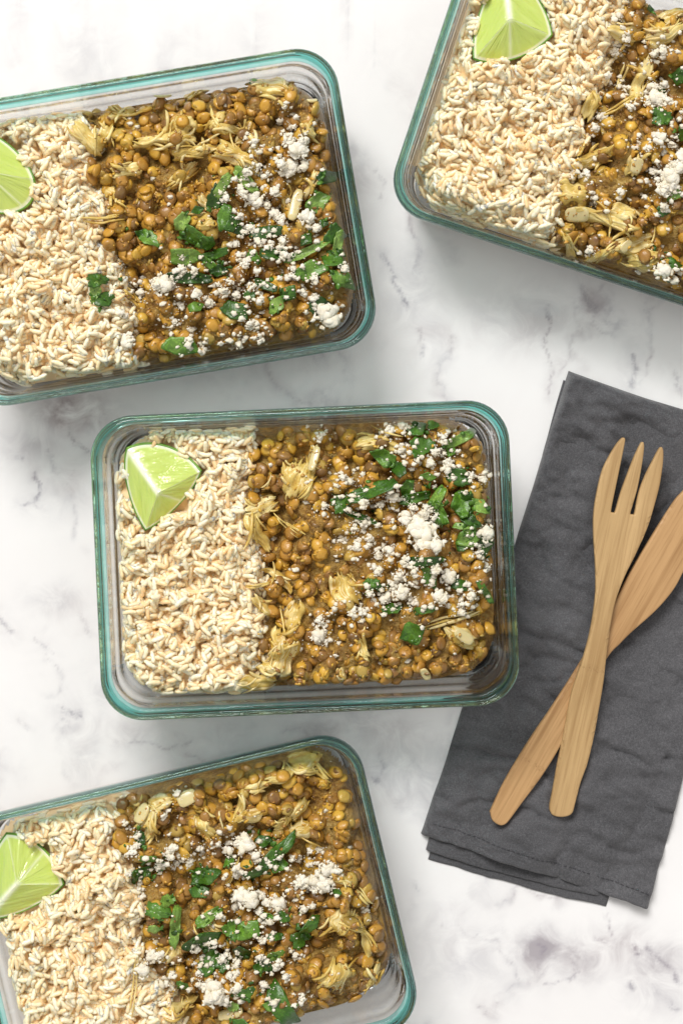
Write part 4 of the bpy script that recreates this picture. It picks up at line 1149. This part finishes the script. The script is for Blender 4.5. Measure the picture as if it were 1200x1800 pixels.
def napkin_layer(name, corners, bow, zt, thick, seed, parent, hem=0, folded=True, amp=1.0):
    A, B, Cc, Dd = [np.array(p_, float) for p_ in corners]   # TL, TR, BR, BL in photo pixels
    us = np.unique(np.r_[np.linspace(0, 1, 96), np.linspace(0, 0.03, 8), np.linspace(0.97, 1, 8)])
    vs = np.unique(np.r_[np.linspace(0, 1, 170), np.linspace(0, 0.02, 8), np.linspace(0.98, 1, 8)])
    U, V = np.meshgrid(us, vs)
    P = ((1 - U) * (1 - V))[..., None] * A + (U * (1 - V))[..., None] * B + (U * V)[..., None] * Cc + ((1 - U) * V)[..., None] * Dd
    ed = 1 + 0 * U
    # edges are never ruler straight
    P[..., 1] += bow[0] * 4 * U * (1 - U) * (1 - V) + bow[1] * 4 * U * (1 - U) * V + 2.5 * fbm(U * 600, V * 0, 90, seed, 3) * V
    P[..., 0] += bow[2] * 4 * V * (1 - V) * (1 - U) + bow[3] * 4 * V * (1 - V) * U + 2.0 * fbm(V * 900, U * 0, 110, seed + 1, 3)
    wl = np.linalg.norm(B - A) * S0 * 1000; hl = np.linalg.norm(Dd - A) * S0 * 1000
    eL, eR, eT, eB = U * wl, (1 - U) * wl, V * hl, (1 - V) * hl
    X, Y = (P[..., 0] - U0) * S0, (V0 - P[..., 1]) * S0
    xm, ym = X * 1000, Y * 1000
    ca, sa = math.cos(math.radians(17.5)), math.sin(math.radians(17.5))
    xr, yr = xm * ca - ym * sa, xm * sa + ym * ca
    wr = 1.3 * fbm(xr * 0.55, yr, 9, seed + 5, 4) + 2.2 * fbm(xr, yr * 0.7, 34, seed + 9, 3) - 0.9 * np.exp(-(fbm(xr * 0.45, yr, 24, seed + 15, 3) / 0.09) ** 2) + 0.35 * fbm(xr * 0.7, yr, 4.0, seed + 33, 3)
    z = zt + amp * wr
    if hem:
        hm = smooth(9.0, 7.6, eB)
        z = z + 0.55 * hm + hm * 0.5 * fbm(U * 130, V * 0, 6, seed + 21, 2) - 0.35 * np.exp(-((eB - 8.3) / 0.5) ** 2)
        # long crease at the near right corner
        c0, c1 = np.array([1100., 1480.]), np.array([1205., 1265.])
        dv = (c1 - c0) / np.linalg.norm(c1 - c0); rel = P - c0
        dist = (rel[..., 0] * dv[1] - rel[..., 1] * dv[0]) * -S0 * 1000; al = (rel[..., 0] * dv[0] + rel[..., 1] * dv[1]) * S0 * 1000
        fade = smooth(-12, 8, al)
        z = z - fade * (1.7 * np.exp(-(dist / 2.4) ** 2) + 0.5 * smooth(-4, 4, -dist) * 0)
        for (x0, y0), (x1, y1), am, wd in [((905, 985), (1030, 1075), 1.3, 3.0), ((1090, 1120), (1210, 1165), -1.6, 3.5), ((880, 1180), (985, 1235), -1.3, 3.0), ((850, 1290), (930, 1330), 1.2, 3.5),
                ((1060, 1270), (1140, 1390), -1.4, 4.0), ((960, 760), (1060, 840), -1.3, 4.0), ((920, 880), (1010, 915), 1.2, 3.0), ((1080, 1190), (1180, 1235), 1.5, 4.5), ((800, 1385), (960, 1450), -0.9, 4.0), ((1000, 1440), (1090, 1520), 1.1, 3.5), ((1150, 800), (1230, 760), -1.5, 5.0)]:
            wx_ = P[..., 0] + 9 * fbm(P[..., 0], P[..., 1], 45, 71, 2); wy_ = P[..., 1] + 9 * fbm(P[..., 0], P[..., 1], 45, 73, 2)
            L2_ = (x1 - x0) ** 2 + (y1 - y0) ** 2; t_ = np.clip(((wx_ - x0) * (x1 - x0) + (wy_ - y0) * (y1 - y0)) / L2_, 0, 1)
            dd_ = np.hypot(wx_ - x0 - t_ * (x1 - x0), wy_ - y0 - t_ * (y1 - y0)) * S0 * 1000
            z = z + am * np.exp(-(dd_ / wd) ** 1.4) * (0.35 + 0.65 * np.sin(math.pi * np.clip(t_, 0.02, 0.98)))
        z = z + 1.8 * np.exp(-((eT - 9) / 5.5) ** 2) * smooth(4, 40, eL) - 1.6 * np.exp(-((eT - 24) / 9) ** 2) * smooth(8, 50, eL)
    R = 3.2 if folded else 1.2
    zmin = 0.5 if folded else zt - thick * 0.5
    for e_ in ((eL, eR, eT) if folded else ()):
        t = np.clip(1 - e_ / R, 0, 1); z = zmin + (z - zmin) * np.sqrt(np.maximum(1 - t * t, 0))
    t = np.clip(1 - eB / 0.9, 0, 1); z = z - 0.5 * thick * (1 - np.sqrt(np.maximum(1 - t * t, 0)))
    z = np.maximum(z, 0.45)
    cl = foot_clear(X, Y)
    z = np.minimum(z, np.maximum(cl - 0.25, 0.25))
    zb = np.maximum(np.minimum(z - 0.15, z - thick * np.clip(np.minimum(np.minimum(eL, eR), np.minimum(eT, eB)) / 0.8, 0.2, 1)), 0.1 + 0 * z)
    zb = np.minimum(zb, z - 0.08)
    ny, nx = U.shape; idx = np.arange(nx * ny).reshape(ny, nx)
    q = np.stack([idx[:-1, :-1], idx[1:, :-1], idx[1:, 1:], idx[:-1, 1:]], -1).reshape(-1, 4)
    nv = nx * ny
    bo = np.concatenate([idx[0, :-1], idx[:-1, -1], idx[-1, :0:-1], idx[:0:-1, 0]]); b2 = np.roll(bo, -1)
    sk = np.stack([bo, b2, b2 + nv, bo + nv], -1)
    Vv = np.vstack([np.c_[X.ravel(), Y.ravel(), z.ravel() * .001], np.c_[X.ravel(), Y.ravel(), zb.ravel() * .001]])
    obj(name, mesh(name, Vv, np.vstack([q, q[:, ::-1] + nv, sk]), M_linen), parent)
    return dict(X=X, Y=Y, z=z, eB=eB, P=P, U=U)

nap = obj('linen_napkin', None, None, None, 'folded charcoal grey linen napkin with stitched hem under the wooden fork and knife', 'napkin')
napkin_layer('bottom_fold', ((990, 668), (1345, 778), (1064, 1594), (752, 1509)), (0, 3, 0, 0), 1.6, 1.2, 31, nap, amp=0.25)
napkin_layer('middle_fold', ((1000, 660), (1352, 765), (1052, 1572), (748, 1494)), (0, 5, 0, 0), 3.3, 1.1, 47, nap, amp=0.3)
top = napkin_layer('top_fold', ((997, 652), (1345, 768), (1136, 1594), (739, 1464)), (3, -3, 4, 8), 6.6, 1.4, 12, nap, hem=1, amp=2.9)
# stitches of the hem
TX, TY, TZ = top['X'], top['Y'], top['z']
ir = int(np.argmin(np.abs(top['eB'][:, 0] - 8.3)))
path = np.c_[TX[ir], TY[ir], TZ[ir] * .001]
seg = np.r_[0, np.cumsum(np.linalg.norm(np.diff(path[:, :2], axis=0), axis=1))]
Vs, Fs = [], []; s = 0.004; o = 0
CUBE = np.array([(x, y, z) for x in (-1, 1) for y in (-1, 1) for z in (-1, 1)], float)
CF = np.array([(0, 1, 3, 2), (4, 6, 7, 5), (0, 4, 5, 1), (2, 3, 7, 6), (0, 2, 6, 4), (1, 5, 7, 3)])
while s < seg[-1] - 0.004:
    p0 = np.array([np.interp(s, seg, path[:, i]) for i in range(3)]); p1 = np.array([np.interp(s + 0.0016, seg, path[:, i]) for i in range(3)])
    dx = (p1 - p0) / np.linalg.norm(p1 - p0); sd = np.cross([0, 0, 1], dx); sd /= np.linalg.norm(sd); up = np.cross(dx, sd)
    V = (p0 + p1) / 2 + CUBE[:, :1] * dx * 0.0009 + CUBE[:, 1:2] * sd * 0.00017 + (CUBE[:, 2:] * 0.0002 + 0.00022) * up
    Vs.append(V); Fs.append(CF + o); o += 8; s += 0.0027
obj('stitching', mesh('stitching', np.vstack(Vs), np.vstack(Fs), M_thread), nap, kind='stuff')
def napz(x, y):
    d = (TX - x) ** 2 + (TY - y) ** 2
    return float(TZ.ravel()[np.argmin(d)])

# ------------------------------------------------------------------ bamboo fork and knife
def catmull(pts, sub=6):
    """Smooth closed outline; points given with a third value 1 stay sharp."""
    P = [np.array(p_[:2], float) for p_ in pts]; n_ = len(P); out = []
    for i in range(n_):
        p0, p1, p2, p3 = P[i - 1], P[i], P[(i + 1) % n_], P[(i + 2) % n_]
        if len(pts[i]) > 2: p0 = p1 - (p2 - p1) * 0.5
        if len(pts[(i + 1) % n_]) > 2: p3 = p2 + (p2 - p1) * 0.5
        for j in range(sub):
            t = j / sub
            out.append(0.5 * (2 * p1 + (p2 - p0) * t + (2 * p0 - 5 * p1 + 4 * p2 - p3) * t * t + (3 * p1 - p0 - 3 * p2 + p3) * t ** 3))
    return out

def slab(pts, half, bev):
    """A flat solid with the given outline (mm) and rounded edges."""
    O = np.array(pts); nO = len(O); A = O; B = np.roll(O, -1, 0); E = B - A; L2 = (E ** 2).sum(1) + 1e-9
    def sdist(P):
        d = np.full(len(P), 1e9); ins = np.zeros(len(P), bool)
        for i in range(nO):
            w_ = P - A[i]; t = np.clip((w_ @ E[i]) / L2[i], 0, 1)
            d = np.minimum(d, np.hypot(*(w_ - t[:, None] * E[i]).T))
            c_ = ((A[i, 1] > P[:, 1]) != (B[i, 1] > P[:, 1]))
            with np.errstate(divide='ignore', invalid='ignore'):
                xi = A[i, 0] + (P[:, 1] - A[i, 1]) / (B[i, 1] - A[i, 1]) * E[i, 0]
            ins ^= c_ & (P[:, 0] < xi)
        return np.where(ins, d, -d)
    T = np.roll(O, -1, 0) - np.roll(O, 1, 0); T /= np.linalg.norm(T, axis=1)[:, None] + 1e-9
    area2 = (A[:, 0] * B[:, 1] - B[:, 0] * A[:, 1]).sum()
    Nin = np.c_[-T[:, 1], T[:, 0]] * (1 if area2 > 0 else -1)
    inn = []
    for o_ in (0.12, 0.38, 0.72, 1.08):
        P = O + Nin * bev * o_; d = sdist(P); inn.append(P[d > bev * o_ * 0.8])
    gx_, gy_ = np.meshgrid(np.arange(O[:, 0].min(), O[:, 0].max(), 1.7), np.arange(0, O[:, 1].max(), 2.5))
    G = np.c_[gx_.ravel() + 0.011, gy_.ravel() + 0.007]; inn.append(G[sdist(G) > bev * 1.5])
    P = np.vstack([O] + inn)
    from mathutils.geometry import delaunay_2d_cdt
    vo, _, fo, *_ = delaunay_2d_cdt([Vector(p_) for p_ in P], [(i, (i + 1) % nO) for i in range(nO)], [], 1, 1e-5)
    vo = np.array([v[:] for v in vo]); d = np.maximum(sdist(vo), 0)
    t = np.clip(1 - d / bev, 0, 1); z = half + bev * np.sqrt(np.maximum(1 - t * t, 0))
    bm = bmesh.new(); top = [bm.verts.new((*p_, zz_)) for p_, zz_ in zip(vo, z)]; bot = [bm.verts.new((*p_, -zz_)) for p_, zz_ in zip(vo, z)]
    cnt = {}
    for f in fo:
        a_ = vo[list(f)]; ar_ = (a_[1, 0] - a_[0, 0]) * (a_[2, 1] - a_[0, 1]) - (a_[2, 0] - a_[0, 0]) * (a_[1, 1] - a_[0, 1])
        f = list(f) if ar_ > 0 else list(f)[::-1]
        bm.faces.new([top[i] for i in f]); bm.faces.new([bot[i] for i in f[::-1]])
        for i in range(len(f)): cnt[(f[i], f[(i + 1) % len(f)])] = 1
    for (a_, b_) in cnt:
        if (b_, a_) not in cnt: bm.faces.new([top[b_], top[a_], bot[a_], bot[b_]])
    return bm

def utensil(outline, base, tip, z0, bendf, mat, name, cuts, label, cat, half=1.0, bev=0.9):
    """outline in photo pixels; local y = along the tool. cuts: list of (part name, predicate(x, y) in mm)."""
    o2 = W(*base, z0); t2 = W(*tip, z0); ax = (t2 - o2) / np.linalg.norm(t2 - o2); sd = np.array([ax[1], -ax[0]])
    pts = []
    for p_ in outline:
        w_ = W(p_[0], p_[1], z0) - o2
        pts.append((w_.dot(sd) * 1000, w_.dot(ax) * 1000))
    bm = slab(pts, half, bev)
    for v in bm.verts: v.co.z += bendf(v.co.x, v.co.y)
    ang = math.atan2(ax[1], ax[0]) - math.pi / 2
    e = obj(name, None, None, Matrix.Translation((o2[0], o2[1], 0)) @ Matrix.Rotation(ang, 4, 'Z'), label, cat)
    for pn, pred in cuts:
        b2 = bm.copy()
        kill = [f for f in b2.faces if not pred(*(f.calc_center_median()[:2]))]
        bmesh.ops.delete(b2, geom=kill, context='FACES')
        for v in b2.verts: v.co *= 0.001
        m_ = bpy.data.meshes.new(pn)
        b2.normal_update()
        b2.to_mesh(m_); b2.free(); m_.materials.append(mat)
        for p_ in m_.polygons: p_.use_smooth = True
        m_.set_sharp_from_angle(angle=math.radians(40))
        obj(pn, m_, e)
    bm.free()
    return e

zf = lambda x, y: (720 + x / 1.8, 640 + y / 1.8)
knife_px = [zf(*p_) for p_ in [(256, 1404), (253, 1418), (258, 1438), (270, 1450), (286, 1457), (302, 1452), (318, 1434), (350, 1390), (420, 1295), (480, 1195), (545, 1060), (620, 930), (660, 885), (700, 845), (760, 792), (805, 745), (838, 700), (864, 650)]]
knife_px += [(1228, 948), (1256, 884), (1276, 820), (1290, 764), (1292, 742), (1286, 733), (1274, 740), (1250, 778), (1222, 824)]
knife_px += [zf(*p_) for p_ in [(864, 395), (830, 435), (760, 545), (700, 645), (655, 730), (590, 850), (520, 968), (440, 1092), (400, 1150), (360, 1212), (300, 1312)]]
kb, kt = zf(284, 1452), (1284, 740)
zk = max(napz(*W(*zf(x, y), 0.009)) for x, y in [(286, 1440), (340, 1330), (400, 1230), (480, 1090), (560, 960), (700, 780), (800, 620)]) + 0.1
zk = min(zk, 8.6)
utensil(catmull(knife_px), kb, kt, 0.010, lambda x, y: zk + 2.0 + 1.2 * (y / 240) ** 2, M_bamboo_k, 'wooden_knife',
        [('handle', lambda x, y: y < 93), ('blade', lambda x, y: y >= 93)], 'bamboo table knife with broad blade lying under the wooden fork', 'knife', 1.0, 0.95)

fork_px = [zf(*p_[:2]) + tuple(p_[2:]) for p_ in [(448, 1425), (458, 1434), (480, 1438), (503, 1434), (516, 1424), (522, 1405), (540, 1330), (562, 1265), (580, 1185), (597, 1085), (610, 1000), (617, 930), (628, 840), (645, 750),
    (675, 670), (710, 600), (745, 520), (770, 440), (785, 380), (794, 320), (796, 280), (793, 265), (788, 262), (781, 268), (762, 305), (738, 355), (720, 405), (707, 470), (702, 474), (697, 474), (695, 466), (714, 400), (728, 325), (735, 268), (734, 249), (729, 246), (723, 252),
    (705, 290), (688, 335), (664, 402), (646, 464), (641, 468), (636, 468), (633, 460), (645, 400), (660, 325), (674, 252), (675, 236), (669, 232), (660, 238), (640, 265), (606, 328), (587, 398), (576, 468), (576, 540), (581, 620), (583, 700),
    (577, 775), (562, 860), (543, 930), (525, 985), (505, 1055), (486, 1160), (466, 1270), (452, 1355), (443, 1405)]]
fb, ft = zf(482, 1438), zf(732, 240)
fo = W(*fb, 0.014)
flen = np.linalg.norm(W(*ft, 0.014) - fo) * 1000
zh = napz(*W(*zf(482, 1420), 0.010)) + 0.1
zx = zk + 4.2 + 0.15
def fork_bend(x, y):
    t = y
    z = np.interp(t, [-5, 0, 85, 120, 150, 175, flen, 230], [zh, zh, zx, zx + 1.0, zx - 0.6, zx - 0.4, zx + 1.6, zx + 1.8])
    bowl = smooth(105, 135, t) * (1 - smooth(165, 205, t)) * (x / 12.0) ** 2 * 1.1
    return float(z + 1.95 + bowl)
# tine slots in local mm
def loc_f(p_):
    o2 = W(*fb, 0.013); t2 = W(*ft, 0.013); ax = (t2 - o2) / np.linalg.norm(t2 - o2); sd = np.array([ax[1], -ax[0]])
    w_ = W(*zf(*p_), 0.013) - o2
    return w_.dot(sd) * 1000, w_.dot(ax) * 1000
s1a, s1b = loc_f((638, 466)), loc_f((684, 290)); s2a, s2b = loc_f((700, 472)), loc_f((746, 300))
ysl = max(s1a[1], s2a[1])
ln = lambda a, b_, y: a[0] + (b_[0] - a[0]) * (y - a[1]) / (b_[1] - a[1])
yc = 3.0 * math.ceil(ysl / 3.0)
utensil(catmull(fork_px, 4), fb, ft, 0.013, fork_bend, M_bamboo_f, 'wooden_fork',
        [('handle', lambda x, y: y < 93), ('head', lambda x, y: 93 <= y < yc),
         ('tine', lambda x, y: y >= yc and x < ln(s1a, s1b, y)),
         ('tine', lambda x, y: y >= yc and ln(s1a, s1b, y) <= x < ln(s2a, s2b, y)),
         ('tine', lambda x, y: y >= yc and x >= ln(s2a, s2b, y))],
        'three tined bamboo fork lying across the wooden knife on the napkin', 'fork', 1.0, 0.95)
